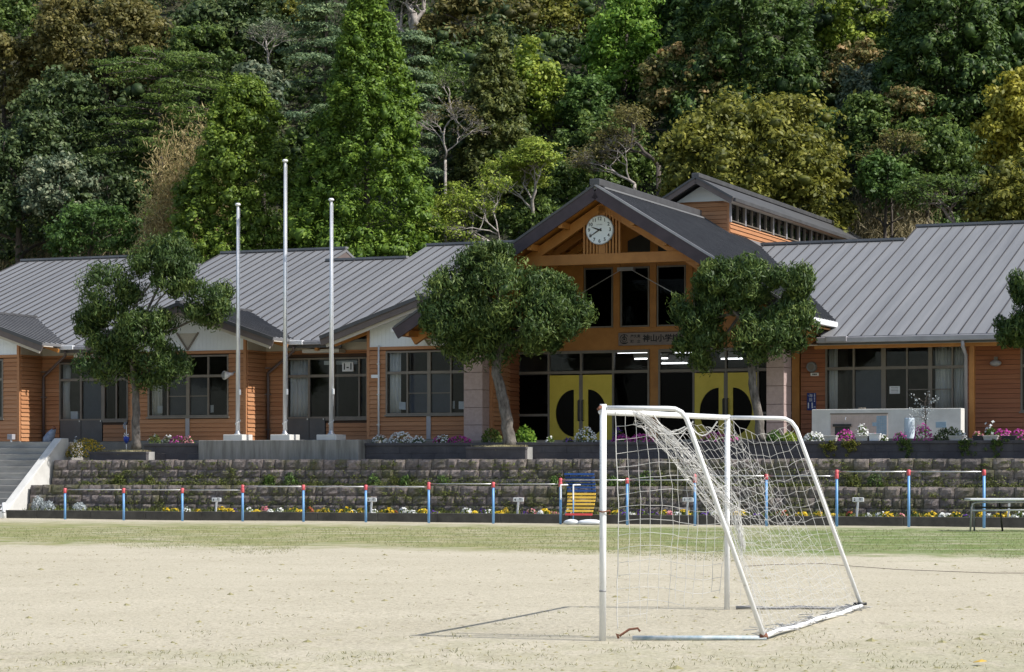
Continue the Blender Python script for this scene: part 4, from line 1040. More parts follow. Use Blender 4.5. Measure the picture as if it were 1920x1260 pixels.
def conifer(label, mat, px, py_top, py_bot, wpx, v, nc=330, nper=60, leaf=.26, rcl=(.45,.75), power=.75, name='conifer_tree', bulge=.22, group='trees on the wooded hillside', down=.1):
    m = mpp(px, v); u, z1 = P(px, py_top, v); z0 = P(px, py_bot, v)[1]; R = wpx/2*m; zb = min(hz(u, v), z0)
    t = thing(name, label, 'tree', (u, v, zb), group)
    h = rng.random(nc)**1.15
    a = rng.uniform(0, 2*np.pi, nc)
    rad = R*np.power(1-h, power)*(1+bulge*np.sin(h*np.pi))*rng.uniform(.72, 1.02, nc)*(1+.10*np.sin(3*a+h*9))
    cent = np.stack([u + rad*np.cos(a), v + rad*np.sin(a), z0 + (z1-z0)*h], 1)
    cr = rng.uniform(*rcl, nc)*(1-.40*h)
    c2, r2 = subclumps(cent, cr, 2, .55, .72)
    p, n, var, d = clumps(c2, r2, int(nper*.66), (1,1,1.15), .36, .25, down+.1, (.45,1.4), .66); cr_ = CORE['c']
    ki = max(20, nc//4); hi = rng.random(ki); ai = rng.uniform(0, 2*np.pi, ki); ri = R*np.power(1-hi, power)*rng.uniform(.2,.6,ki)
    p2, n2, v2, d2 = clumps(np.stack([u+ri*np.cos(ai), v+ri*np.sin(ai), z0+(z1-z0)*hi*.95], 1), R*.22*(1-.5*hi), 60, (1,1,1), .8, .2, .8)
    p = np.vstack([p, p2]); n = np.vstack([n, n2]); var = np.concatenate([var, v2]); d = np.vstack([d, d2])
    keep = (p[:,1]-v < .25*R) | (rng.random(len(p)) < .3); p, n, var, d = p[keep], n[keep], var[keep], d[keep]; ck = cr_[0][:,1]-v < .4*R; cr_ = (cr_[0][ck], cr_[1][ck], cr_[2], cr_[3][ck])
    out = unit(np.stack([p[:,0]-u, p[:,1]-v, np.full(len(p), .55)], 1))
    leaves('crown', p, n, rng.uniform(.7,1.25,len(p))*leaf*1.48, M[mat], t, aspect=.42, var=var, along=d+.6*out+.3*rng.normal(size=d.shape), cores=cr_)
    MB().tube([(u, v, zb), (u, v, (zb+z1)/2), (u, v, z1-.3)], [max(.18, R*.06), max(.10, R*.04), .02], 8).build('trunk', M['bark_dark'], t, smooth=True)
    return t
def layered(label, mat, px, py_top, py_bot, wpx, v, tiers=9, leaf=.24, name='broadleaf_tree', cone=True, bark='bark_dark', droop=.15, nper=70, group='trees on the wooded hillside'):
    m = mpp(px, v); u, z1 = P(px, py_top, v); z0 = P(px, py_bot, v)[1]; R = wpx/2*m; zb = min(hz(u, v), z0-.5)
    t = thing(name, label, 'tree', (u, v, zb), group); mb = MB(); C_ = []; rd = []
    MB_ = [(u, v, zb), (u, v, z1)]
    mb.tube(MB_, [R*.04+.05, .03], 8); rr = random.Random(int(px))
    for k in range(tiers):
        f = (k+.5)/tiers; rk = R*((1-f*.8) if cone else (.65+.35*math.sin(f*math.pi))); z = z0+(z1-z0)*f
        for b in range(5 if cone else 6):
            a = rr.uniform(0, 6.28); L = rk*rr.uniform(.75, 1.05); zz = z + rr.uniform(-.3,.3)
            e = Vector((u+L*math.cos(a), v+L*math.sin(a), zz - L*droop))
            mb.tube([(u, v, zz), ((u+e.x)/2, (v+e.y)/2, zz+.05*L), e], [.06, .04, .012], 5)
            for q in np.linspace(.3, 1.0, 5):
                C_.append((u+(e.x-u)*q + rr.uniform(-.2,.2), v+(e.y-v)*q + rr.uniform(-.2,.2), zz - L*droop*q*q + .1 + rr.uniform(-.1,.1))); rd.append(rr.uniform(.45,.75)*(.6+.4*R/4))
    mb.build('trunk', M[bark], t, smooth=True)
    p, n, var, d = clumps(C_, rd, nper, (1.15,1.15,.26), .4, .9, .3)
    leaves('crown', p, n, rng.uniform(.7,1.2,len(p))*leaf, M[mat], t, aspect=.4, var=var); return t
def twiggy(label, mat, px, py_base, py_top, spread_px, v, lean=0.0, leaf=.22, nleaf=45, bark='bark_pale', depth=5, seed=3, name='sparse_tree', group='trees on the wooded hillside', nb=3, leafp=.7, r0=None):
    m = mpp(px, v); u, zb = P(px, py_base, v); zt = P(px, py_top, v)[1]; Ht = zt-zb; S_ = spread_px*m/2
    zr = min(hz(u, v), zb); t = thing(name, label, 'tree', (u, v, zr), group); mb = MB(); rr = random.Random(seed); tips = []
    if zr < zb-.05: mb.tube([(u, v, zr), (u, v, zb)], [max(.06, (r0 or .06)*1.3), max(.05, (r0 or .06)*1.1)], 7)
    def grow(p, d, L, r, k):
        q = p + d*L; midp = p.lerp(q, .5) + Vector((rr.uniform(-1,1), rr.uniform(-1,1), rr.uniform(-1,1)))*L*.10
        mb.tube([p, midp, q], [r, r*.82, r*.66], 5 if k > 2 else 3, cap=False)
        if k <= 2: tips.append(q)
        if k == 0: return
        for b in range(nb if k > 1 else 2):
            e = Vector((rr.uniform(-1,1), rr.uniform(-1,1), rr.uniform(-.55,.5)))
            grow(q if b else midp.lerp(q, .6), (d*.75 + e*.75 + Vector((lean*.12,0,.05))).normalized(), L*rr.uniform(.62,.84), r*.62, k-1)
    a = math.atan2(lean*S_, Ht); d0 = Vector((math.sin(a), -.1, math.cos(a))).normalized()
    r0 = r0 or max(.05, .018*max(Ht, S_)+.03)
    stem = [Vector((u, v, zb)) + d0*max(Ht, S_)*.55*q + Vector((rr.uniform(-.1,.1), rr.uniform(-.1,.1), 0)) for q in np.linspace(0, 1, 5)]
    mb.tube(stem, [r0, r0*.9, r0*.8, r0*.7, r0*.6], 6)
    for b in range(5):
        dd = (d0*.7 + Vector((rr.uniform(-.9,.9), rr.uniform(-.6,.6), rr.uniform(-.2,.35)))).normalized()
        grow(stem[min(4, 1+b)], dd, max(Ht, S_)*(.30-.03*b), r0*(.6-.06*b), depth-1)
    mb.build('branches', M[bark], t, smooth=True)
    tips = [q for q in tips if rr.random() < leafp]
    if tips and nleaf:
        p, n, var, d = clumps([tuple(q) for q in tips], rng.uniform(.22,.5,len(tips)), nleaf, (1.2,1.2,.35), .5, .9, .3)
        leaves('foliage', p, n, rng.uniform(.6,1.2,len(p))*leaf, M[mat], t, aspect=.5, var=var)
    return t

# big conifers just behind the roof
conifer('broad bright green conifer behind the left and middle flagpoles', 'lf_cedar2', 458, 150, 560, 285, 95.5, 560, 120, .13, (.36,.62), .50, bulge=.12)
conifer('tallest bright green conical conifer right of the tall flagpole', 'lf_cedar', 688, -25, 560, 290, 95.0, 800, 110, .13, (.34,.60), .62, bulge=.06)
broad('small glossy tree growing out above the broad green conifer', 'lf_grey', 487, 165, 90, 90, 97.5, 26, .26, 90, .22)
conifer('narrow brownish green conifer in the middle of the hillside', 'lf_brncon', 925, 55, 430, 160, 106, 420, 90, .14, (.30,.55), .62)
conifer('dark green conifer at the top between the pale green tree and yellow tree', 'lf_darkcon', 1390, -130, 290, 290, 112, 480, 110, .17, (.45,.8), .42)
conifer('dark conifer above the clerestory, half hidden at the top edge', 'lf_darkcon', 1285, -120, 170, 160, 117, 300, 70, .24, (.5,.9), .5)
conifer('tall dark conifer near the upper right corner', 'lf_darkcon', 1775, -170, 340, 240, 109, 480, 110, .17, (.45,.8), .5)
conifer('dark conifer filling the right edge behind the yellow green tree', 'lf_darkcon', 1885, -130, 330, 190, 112, 420, 70, .24, (.5,1.0), .5)
# broad crowns
broad('large round olive green tree behind the clerestory roof', 'lf_olive', 1408, 335, 395, 350, 100, 175, .15, 170, .19, name='camphor_tree', ry=5.0)
broad('yellow green rounded tree at the right edge above the roof, upper lobe', 'lf_yellow', 1908, 215, 125, 180, 99, 46, .22, 150, .19)
broad('olive rounded tree at the right edge just above the roof', 'lf_olive', 1908, 385, 140, 180, 97, 50, .2, 150, .19)
broad('large brownish crown in the upper left corner', 'lf_brown', 200, 85, 330, 190, 118, 120, .15, 120, .22)
broad('brown green crown at the left edge near the top', 'lf_brown', 10, 130, 120, 140, 116, 36, .2, 100, .24)
broad('dark blue green tree at the left edge above the roof', 'lf_dark', 45, 330, 190, 230, 104, 70, .18, 120, .2)
broad('dark glossy rounded bush at left above the green undergrowth', 'lf_grey', 110, 345, 130, 130, 103, 40, .2, 120, .18)
broad('dark tree behind the left edge trees at mid height', 'lf_dark', 120, 220, 200, 170, 109, 60, .17, 100, .22)
broad('dark tree in the shade left of the layered conifer', 'lf_dark', 440, 60, 240, 170, 119, 70, .16, 100, .24)
layered('olive green layered tree with dark branches below the brownish crown', 'lf_mid', 300, 95, 400, 300, 109, 12, .2, cone=False, nper=90, droop=.05)
layered('grey green layered cedar with drooping flat boughs at the top left of centre', 'lf_himal', 612, -60, 230, 250, 114, 9, .2, 'layered_cedar', True, nper=110)
layered('grey green cedar with flat boughs peeking out right of the tallest conifer', 'lf_himal', 775, 60, 330, 150, 104, 8, .2, 'layered_cedar', True, nper=90)
broad('olive brown crown along the top edge left of centre', 'lf_brown', 880, 60, 230, 150, 120, 70, .16, 110, .22)
broad('dark green crown along the top edge in the centre', 'lf_olive', 1030, 50, 200, 130, 121, 60, .16, 110, .22)
broad('bright yellow green tree right of the narrow brownish conifer', 'lf_lime', 985, 165, 140, 170, 110, 52, .19, 130, .18)
broad('pale fresh green drooping tree at the top right of centre', 'lf_bright', 1175, 80, 140, 190, 114, 60, .18, 140, .19)
broad('vine covered bright green tree in the centre of the hillside', 'lf_shrub', 1105, 195, 110, 110, 110, 40, .2, 130, .17)
broad('dark green bushy tree under the pale branches in the centre', 'lf_mid', 1130, 285, 170, 150, 106, 56, .18, 120, .18)
broad('dark tree between the centre trees and the clock gable', 'lf_mid', 1080, 380, 200, 140, 103, 56, .18, 120, .18)
broad('tree with orange new leaves above the olive crown', 'lf_orange', 1285, 150, 170, 130, 110, 50, .18, 110, .19)
broad('sunny yellow green tree along the top edge on the right', 'lf_lime', 1590, 50, 190, 150, 118, 64, .17, 130, .2)
broad('tree with orange brown leaves under the yellow green top tree', 'lf_orange', 1610, 130, 130, 110, 113, 40, .19, 110, .18)
broad('grey green dense tree right of centre', 'lf_grey', 1640, 170, 150, 110, 110, 44, .19, 120, .18)
broad('pale orange flowering looking tree on the right slope', 'lf_orange', 1700, 215, 130, 110, 107, 40, .2, 120, .17)
broad('dark grey green tree at right below the tall dark conifer', 'lf_grey', 1790, 180, 150, 130, 111, 44, .19, 110, .19)
broad('green tree right of the large olive crown', 'lf_mid', 1620, 245, 160, 130, 106, 50, .19, 120, .17)
broad('dark green tree on the right slope above the bare branches', 'lf_mid', 1740, 290, 180, 120, 105, 50, .19, 110, .18)
broad('dense fresh green shrub at left above the roof', 'lf_shrub', 175, 425, 170, 100, 100, 46, .2, 130, .16, name='shrub')
broad('dark undergrowth tree between the bamboo and the left trees', 'lf_dark', 200, 350, 150, 120, 105, 40, .2, 100, .2)
broad('bright lime sapling just above the roof left of the middle pruned tree', 'lf_lime', 748, 468, 95, 56, 97, 22, .24, 110, .15, name='sapling', squash=(1,1,.6))
broad('green bush right of the olive crown above the roof ridge', 'lf_shrub', 1665, 335, 110, 90, 101, 30, .22, 120, .16, name='shrub')
broad('small bush of green leaves left of the clock gable', 'lf_mid', 1010, 420, 150, 80, 100, 34, .22, 110, .17, name='shrub')
broad('mid green tree at the top between the brown crown and the cedar', 'lf_mid', 380, 120, 150, 150, 116, 46, .18, 110, .2)
broad('dark green tree behind the narrow brownish conifer', 'lf_mid', 850, 180, 130, 150, 110, 40, .2, 110, .19)
broad('dark tree in the extreme upper left corner of the picture', 'lf_mid', 10, 25, 150, 130, 121, 40, .2, 110, .22)
broad('olive tree along the top edge left of the layered cedar', 'lf_olive', 500, 10, 150, 90, 123, 40, .2, 110, .22)
# sparse trees with pale branches
twiggy('leaning tree with pale bare branches left of the clock gable', 'lf_lime', 958, 475, 345, 330, 97.5, -1.6, .16, 22, seed=5, depth=6, nb=3, leafp=.35, r0=.10)
twiggy('forked pale branched tree with flat leafy top above the leaning one', 'lf_lime', 1000, 410, 285, 210, 99, .1, .16, 26, seed=9, depth=6, r0=.09, leafp=.4)
twiggy('bare reddish branched tree spreading left of the olive crown', 'lf_brown', 1235, 310, 180, 260, 101.5, -1.0, .15, 9, seed=14, depth=6, nb=3, leafp=.3, bark='bark_dark', r0=.10)
twiggy('gnarled pale trunk at the top beside the cedar', 'lf_dark', 775, 95, -30, 170, 118, .1, .2, 10, seed=21, r0=.28)
twiggy('grey leafless tree on the right just above the roof', 'lf_mid', 1800, 430, 325, 220, 97.5, -.7, .16, 12, seed=31, depth=6, nb=3, leafp=.35, r0=.08)
twiggy('small upright bare tree right of the olive crown', 'lf_brown', 1672, 345, 245, 90, 102, .05, .14, 8, seed=35, leafp=.4, bark='bark_dark', r0=.05)
twiggy('twiggy leafless tree among the dark trees at upper left', 'lf_grey', 505, 120, 40, 120, 115, -.2, .16, 6, seed=41, leafp=.3)
twiggy('bare brown twig tree between the tallest conifer and the brownish conifer', 'lf_brown', 835, 300, 190, 160, 103, .1, .13, 5, seed=44, depth=6, nb=3, leafp=.12, r0=.06)
twiggy('second pale leafless tree leaning left behind the middle pruned tree', 'lf_lime', 905, 480, 365, 260, 98.5, -1.1, .15, 14, seed=52, depth=6, nb=3, leafp=.22, r0=.08)
twiggy('pale bare branches reaching left below the olive crown', 'lf_brown', 1190, 345, 255, 230, 101, -1.2, .14, 7, seed=58, depth=6, nb=3, leafp=.2, r0=.07)
twiggy('grey bare branches above the leaning pale tree', 'lf_mid', 860, 250, 130, 170, 107, -.3, .15, 10, seed=63, depth=6, nb=3, leafp=.25, r0=.07)
# bamboo
def bamboo(label, px, py_base, py_top, wpx, v):
    m = mpp(px, v); u, z0 = P(px, py_base, v); z1 = P(px, py_top, v)[1]; zb = hz(u, v)
    t = thing('bamboo_grove', label, 'bamboo', (u, v, zb)); mb = MB(); C_ = []; D_ = []; rr = random.Random(2)
    for k in range(84):
        bx = u + rr.uniform(-.6,.45)*wpx*m*.5; by = v + rr.uniform(-1,1); f = rr.uniform(.45, 1.0); h = (z1-zb)*f; lean = rr.uniform(-.10,.34)*h
        pts = []
        for i in range(8):
            q = i/7; pts.append(Vector((bx + lean*q**2.4, by + rr.uniform(-.02,.02), zb + h*(q - .06*q**3))))
        mb.tube(pts, [.035*(1-.75*i/7) for i in range(8)], 5)
        for i in range(2, 8):
            for j in range(60):
                C_.append(tuple(pts[i] + Vector((rr.gauss(0,.42), rr.gauss(0,.42), rr.gauss(-.05,.42))))); D_.append((rr.gauss(.2,.6), rr.gauss(0,.6), -.8))
    mb.build('culms', M['bark_tan'], t, smooth=True)
    C_ = np.array(C_); leaves('foliage', C_, rng.normal(size=C_.shape), rng.uniform(.18,.34,len(C_)), M['lf_bamboo'], t, aspect=.16, along=np.array(D_))
bamboo('tan yellow bamboo grove left of the broad green conifer', 338, 470, 195, 150, 99)
# low cover
def cover(name, label, mat, n, fu, rad, nper, leaf, aspect=.5, squash=(1,1,.7), along=None, up=.35, zo=(.1,.5)):
    C_ = []
    while len(C_) < n:
        u, v = fu(); C_.append((u, v, hz(u, v)+rng.uniform(*zo)))
    p, nr, var, d = clumps(C_, rng.uniform(*rad, n), nper, squash, .55, up, .1)
    al = None
    if along: al = np.array(along) + .35*rng.normal(size=p.shape)
    o = leaves(name, p, nr, rng.uniform(.7,1.3,len(p))*leaf, M[mat], None, (-35, 95, 5), aspect=aspect, var=var, along=al); tag(o, label, 'undergrowth', kind='stuff')
def hillbox(u0, u1, v0, v1): return lambda: (rng.uniform(u0, u1), rng.uniform(v0, v1))
def wood(name, label, mat, n, box, rad, hgt, nper, leaf):
    fu = hillbox(*box); C_ = []
    for k in range(n):
        u, v = fu(); C_.append((u, v, hz(u, v) + rng.uniform(*hgt)))
    C2 = np.repeat(np.array(C_), 5, 0); rb = np.repeat(rng.uniform(*rad, n), 5); dd = unit(rng.normal(size=C2.shape)); dd[:,2] = np.abs(dd[:,2]); C2 = C2 + dd*rb[:,None]*.75
    p, nr, var, d = clumps(C2, rb*.5*rng.uniform(.7,1.2,len(rb)), nper//4, (1,1,.85), .42, .25, .2, (.45,1.5))
    tag(leaves(name, p, nr, rng.uniform(.7,1.3,len(p))*leaf, M[mat], None, (-35, 110, 12), aspect=.5, var=var, cores=CORE['c']), label, 'woodland', kind='stuff')
wood('woodland', 'dense dark evergreen wood filling the gaps between the hillside trees', 'lf_dark', 620, (-98, -2, 105, 146), (1.0,2.0), (.3,3.2), 150, .26)
wood('woodland', 'green leafy wood filling the gaps between the hillside trees', 'lf_mid', 460, (-98, -2, 105, 144), (.8,1.7), (.3,3.0), 150, .23)
wood('woodland', 'brownish and olive leafy wood high on the hillside', 'lf_brown', 130, (-98, -2, 114, 144), (.8,1.6), (.5,3.4), 150, .23)
cover('undergrowth', 'dark leafy undergrowth covering the wooded hillside', 'lf_dark', 900, hillbox(-78, -6, 96, 132), (.7,1.6), 75, .24)
cover('undergrowth', 'mid green leafy undergrowth covering the wooded hillside', 'lf_mid', 520, hillbox(-74, -6, 96, 126), (.6,1.4), 75, .20)
cover('dry_grass', 'straw coloured dry grass above the left roofs', 'lf_straw', 200, lambda: (lambda v: (rng.uniform(U(-20, v), U(335, v)), v))(rng.uniform(104.5, 107.5)), (.5,1.0), 80, .42, .07, along=(.25,0,1), zo=(.4,1.9))
cover('dry_grass', 'pale dry pampas grass on the right slope above the ridge', 'lf_straw', 120, lambda: (lambda v: (rng.uniform(U(1590, v), U(1735, v)), v))(rng.uniform(102, 105.5)), (.6,1.1), 90, .5, .06, along=(.1,0,1), zo=(.4,2.6), squash=(1,1,1.2))
cover('shrub_cover', 'fresh green low shrubs at the foot of the right slope', 'lf_shrub', 90, lambda: (lambda v: (rng.uniform(U(1640, v), U(1910, v)), v))(rng.uniform(102.5, 107)), (.4,.9), 70, .17)

# ------------------------------------------------------------------ PRUNED GARDEN TREES
def pruned(label, v, base, fork, pads, trunk_pts, r0, seed):
    m = mpp(base[0], v); u0, z0 = P(base[0], base[1], v); t = thing('pruned_tree', label, 'tree', (u0, v, z0), 'pruned trees in front of the school')
    mb = MB(); rr = random.Random(seed)
    tp = [Vector((U(x, v), v, Z(x, y, v))) for x, y in trunk_pts]
    pts = []; 
    for i in range(len(tp)-1):
        for k in range(4): pts.append(tp[i].lerp(tp[i+1], k/4) + Vector((rr.uniform(-.025,.025), rr.uniform(-.025,.025), 0)))
    pts.append(tp[-1]); n = len(pts); mb.tube(pts, [r0*(1.25 if i == 0 else 1)*(1-.45*i/n) for i in range(n)], 12)
    C_ = []; R_ = []
    for k, (x, y, rx, ry, dv) in enumerate(pads):
        c = Vector((U(x, v), v+dv, Z(x, y, v))); q = pts[min(n-1, int(n*rr.uniform(.72, .98)))]
        limb(mb, q, c - Vector((0,0,ry*m*.35)), r0*.42, r0*.14, .12, 6, seed*10+k)
        nn = 17; d = unit(rng.normal(size=(nn,3)))
        for j in range(nn): C_.append((c.x + d[j,0]*rx*m*.82, c.y + d[j,1]*rx*m*.65, c.z + d[j,2]*ry*m*.72)); R_.append(rr.uniform(.24,.48)*(rx+ry)/2*m)
    mb.build('trunk', M['bark'], t, smooth=True)
    p, nr, var, d = clumps(C_, R_, 350, (1,1,1.0), .45, .2, .5, (.25,1.6))
    al = d*.8 + np.array([0,0,.9]) + .45*rng.normal(size=d.shape); nr = .55*rng.normal(size=d.shape) + d
    cc_ = CORE['c']; leaves('crown', p, nr, rng.uniform(.6,1.4,len(p))*.163, M['lf_garden'], t, aspect=.26, var=var, along=al, cores=(cc_[0], cc_[1]*.85, cc_[2], cc_[3]*.6))  # core tint lowered further to darken the inside of the pads
    return t
pruned('pruned tree with five separate leaf pads left of the flagpoles', 69.6, (256, 842), None,
       [(205,548,66,58,0),(300,492,62,44,.2),(330,520,42,40,-.2),(392,572,50,44,.1),(168,600,34,34,-.1),(285,622,62,40,-.4),(200,672,62,46,-.2),(290,690,66,40,.1),(320,470,30,24,.2)],
       [(256,842),(255,790),(254,740),(250,690),(238,640)], .15, 3)
pruned('wide pruned tree in front of the left side of the clock entrance', 69.7, (956, 836), None,
       [(845,560,62,62,0),(905,500,52,44,.2),(875,610,70,54,-.3),(955,560,80,70,-.3),(1020,560,56,52,.1),(1062,590,46,48,0),(990,610,70,50,-.4),(900,650,66,36,.1),(1010,640,40,22,.1),(930,480,30,26,0),(820,590,36,40,.1)],
       [(956,838),(950,790),(942,740),(930,700),(936,660),(950,630)], .20, 5)
pruned('pruned tree with rounded pads before the right pair of yellow doors', 70.4, (1428, 826), None,
       [(1312,590,52,50,0),(1400,525,62,44,.2),(1350,530,44,40,-.2),(1482,532,44,36,.1),(1310,648,52,46,.2),(1440,632,62,54,-.3),(1485,612,38,52,0),(1400,560,40,30,.1)],
       [(1428,828),(1422,780),(1412,720),(1408,670),(1402,610),(1400,560)], .15, 8)
pruned('pruned tree cut off by the right edge of the picture', 69.6, (1975, 826), None,
       [(1898,622,36,30,0),(1925,540,30,36,0),(1960,600,50,44,.1),(1990,540,50,44,0)],
       [(1975,828),(1972,760),(1966,690),(1970,640)], .16, 11)
# ------------------------------------------------------------------ FLAGPOLES
for k, (x, yt, lab) in enumerate(((446, 385, 'short white flagpole nearest the left pruned tree'), (534.5, 303, 'tallest white flagpole in the middle of the three'), (621, 376, 'short white flagpole on the right of the three'))):
    v = 69.95; u = U(x, v); zt = Z(x, yt, v); t = thing('flagpole', lab, 'flagpole', (u, v, zp), 'flagpoles on the plinth')
    hb_ = Z(x, 815, v); B(u-.35, u+.35, v-.35, v+.35, zp-.02, hb_).build('base_block', M['concrete_pale'], t, bevel=.015)
    MB().lathe((u, v, hb_), [(.12,0),(.12,.03),(.085,.05),(.078,.12),(.072,.13)], 16).build('collar', M['steel'], t, smooth=True)
    MB().tube([(u, v, hb_+.1), (u, v, hb_+(zt-hb_)*.5), (u, v, zt)], [.070,.060,.042], 16).build('pole', M['pole_steel'], t, smooth=True)
    MB().lathe((u, v, zt-.02), [(.04,0),(.085,.02),(.09,.06),(.06,.09),(.001,.10)], 16).build('cap', M['white_metal'], t, smooth=True)
    MB().tube([(u+.085, v-.03, zt-.1), (u+.088, v-.03, (zt+hb_)/2), (u+.09, v-.03, hb_+.9)], .006, 5).build('halyard', M['paper'], t)
    pts = [Vector((u+.085*math.cos(a), v+.085*math.sin(a), hb_+.22+.035*a)) for a in np.linspace(2.6, 7.4, 14)]
    MB().tube(pts, .010, 5).build('rope_coil', M['paper'], t)
    B(u+.06, u+.12, v-.06, v-.0, hb_+1.28, hb_+1.46).build('cleat', M['white_metal'], t, bevel=.01)

# ------------------------------------------------------------------ HORIZONTAL BARS
hb3 = thing('horizontal_bars', 'row of blue posts with red caps joined by steel exercise bars', 'exercise bars', (-28, 65, 0))
VP = 65.0
rows = [((122,232,342,455), 918.5), ((455,569,686,804), 912.5), ((804,925,1051), 907.5), ((1051,1176,1303), 900), ((1303,1437,1569), 892.5), ((1569,1704,1845), 884.5)]
tops = {}
for xs_, y in rows:
    for x in xs_: tops[x] = max(tops.get(x, 0), Z(x, y, VP))
for x, zt in tops.items():
    u = U(x, VP); p = MB().tube([(u, VP, -.1), (u, VP, zt-.10)], .038, 14).build('post', M['post_blue'], hb3, smooth=True)
    MB().lathe((u, VP, 0), [(.044, zt-.10),(.051, zt-.09),(.051, zt+.04),(.03, zt+.055),(.001, zt+.06)], 14).build('cap', M['post_red'], p, smooth=True)
for xs_, y in rows:
    for a, b in zip(xs_[:-1], xs_[1:]):
        ua, ub = U(a, VP), U(b, VP); za = Z((xs_[0]+xs_[-1])/2, y, VP)
        MB().tube([(ua+.05, VP, za), (ub-.05, VP, za)], .015, 8).build('bar', M['steel'], hb3, smooth=True)
        if a == xs_[0] and tops[a] > za+.03: MB().lathe((ua, VP, 0), [(.052, za-.07),(.056, za-.06),(.056, za+.05),(.052, za+.06)], 14).build('cap', M['post_red'], hb3, smooth=True)
        if b == xs_[-1] and tops[b] > za+.03: MB().lathe((ub, VP, 0), [(.052, za-.07),(.056, za-.06),(.056, za+.05),(.052, za+.06)], 14).build('cap', M['post_red'], hb3, smooth=True)

# ------------------------------------------------------------------ SLATTED LEANING BENCH
vb_ = 65.25; fx = lambda x: U(x, vb_); fz = lambda x, y: Z(x, y, vb_)
sb = thing('slatted_lean_bench', 'curved slatted exercise bench with navy, yellow and red boards', 'bench', (fx(1085), vb_, 0))
prof = [((1051+1106)/2+3, 887), (1080, 905), (1084, 920), (1088, 938), (1093, 952), (1096, 965)]
n_s = 13
for k in range(n_s):
    f = k/(n_s-1); y = 889 + 75*f; cx = 1078 + 17*f**1.2 + 2; hwid = 28 - 3*f; dv = .25 - .75*f + .25*math.sin(f*3.14)
    mat = 'bench_navy' if k < 6 else ('bench_yellow' if k < 12 else 'bench_red')
    u0, u1 = fx(cx-hwid), fx(cx+hwid); z = fz(cx, y)
    mb = MB(); h = .030; mb.hexa([(u0, vb_+dv-.03, z-h), (u1, vb_+dv-.03, z-h), (u1, vb_+dv+.01, z-h), (u0, vb_+dv+.01, z-h), (u0, vb_+dv+.0, z+h), (u1, vb_+dv+.0, z+h), (u1, vb_+dv+.04, z+h), (u0, vb_+dv+.04, z+h)])
    mb.build('slat', M[mat], sb, bevel=.006)
for s in (-1, 1):
    pts = [(fx(1080+17*f**1.2+s*19), vb_ + .25-.75*f+.25*math.sin(f*3.14)+.05, fz(1080, 889+78*f)) for f in np.linspace(0, 1, 8)]
    MB().tube(pts + [(pts[-1][0], pts[-1][1], -.05)], .022, 8).build('frame_rail', M['black'], sb, smooth=True)
for x, mt in ((1062, 'post_blue'), (1085.5, 'post_blue')):
    u = fx(x); zt = fz(x, 909); MB().tube([(u, vb_-.45, -.05), (u, vb_-.45, zt)], .021, 8).build('leg', M[mt], sb, smooth=True)
    MB().tube([(u, vb_-.45, zt), (u, vb_+.1, zt)], .02, 8).build('brace', M['white_metal'], sb)
    MB().tube([(u, vb_-.452, zt-.42), (u, vb_-.452, zt+.012)], .024, 8).build('sleeve', M['white_metal'], sb)
for k, (x, w_, lab) in enumerate(((1072, .24, 'white sandbag at the foot of the slatted bench'), (1108, .42, 'long white sandbag between the bench and the goal post'))):
    g = P(x, 980, 64.5); mb = MB(); mb.blob((g[0], 64.5, .055), (w_, .14, .085), 14, 8, .12, k+5); tag(mb.build('sandbag', M['paper'], None, (g[0], 64.5, 0), smooth=True), lab, 'sandbag', 'white sandbags by the bench')

# ------------------------------------------------------------------ LONG TABLE
Yt = 61.5; q0 = W(1817, 936, Yt); zt_ = W(1817, 937, Yt).z
tb_ = thing('folding_table', 'grey topped tubular steel table at the right edge of the yard', 'table', (q0.x+1, Yt, 0), frame='W')
x0 = q0.x; x1 = x0+2.6
MB().box(x0, x1, Yt-.1, Yt+.7, zt_-.03, zt_+.035).build('table_top', M['table_top'], tb_, bevel=.03)
MB().tube([(x0+.02, Yt-.06, -.02), (x0+.05, Yt-.05, zt_-.2), (x0+.08, Yt-.05, zt_-.1), (x0+.2, Yt-.05, zt_-.06), (x1-.1, Yt-.05, zt_-.06)], .024, 8).build('leg', M['steel_grey'], tb_, smooth=True)
MB().tube([(x0+.25, Yt+.62, -.02), (x0+.24, Yt+.6, zt_-.06)], .024, 8).build('leg', M['steel_grey'], tb_, smooth=True)
MB().tube([(x0+.90, Yt+.3, -.02), (x0+.82, Yt+.3, zt_-.06)], .024, 8).build('leg', M['black'], tb_, smooth=True)
MB().tube([(x0+.06, Yt-.05, zt_-.27), (x1-.1, Yt-.05, zt_-.25)], .022, 8).build('stretcher', M['steel'], tb_, smooth=True)
MB().tube([(x0+.24, Yt+.6, zt_-.2), (x1-.1, Yt+.6, zt_-.2)], .02, 8).build('stretcher', M['black'], tb_, smooth=True)
for x in (x1-.3, x1-.05): MB().tube([(x, Yt+.3, -.02), (x, Yt+.3, zt_-.05)], .024, 8).build('leg', M['steel_grey'], tb_)

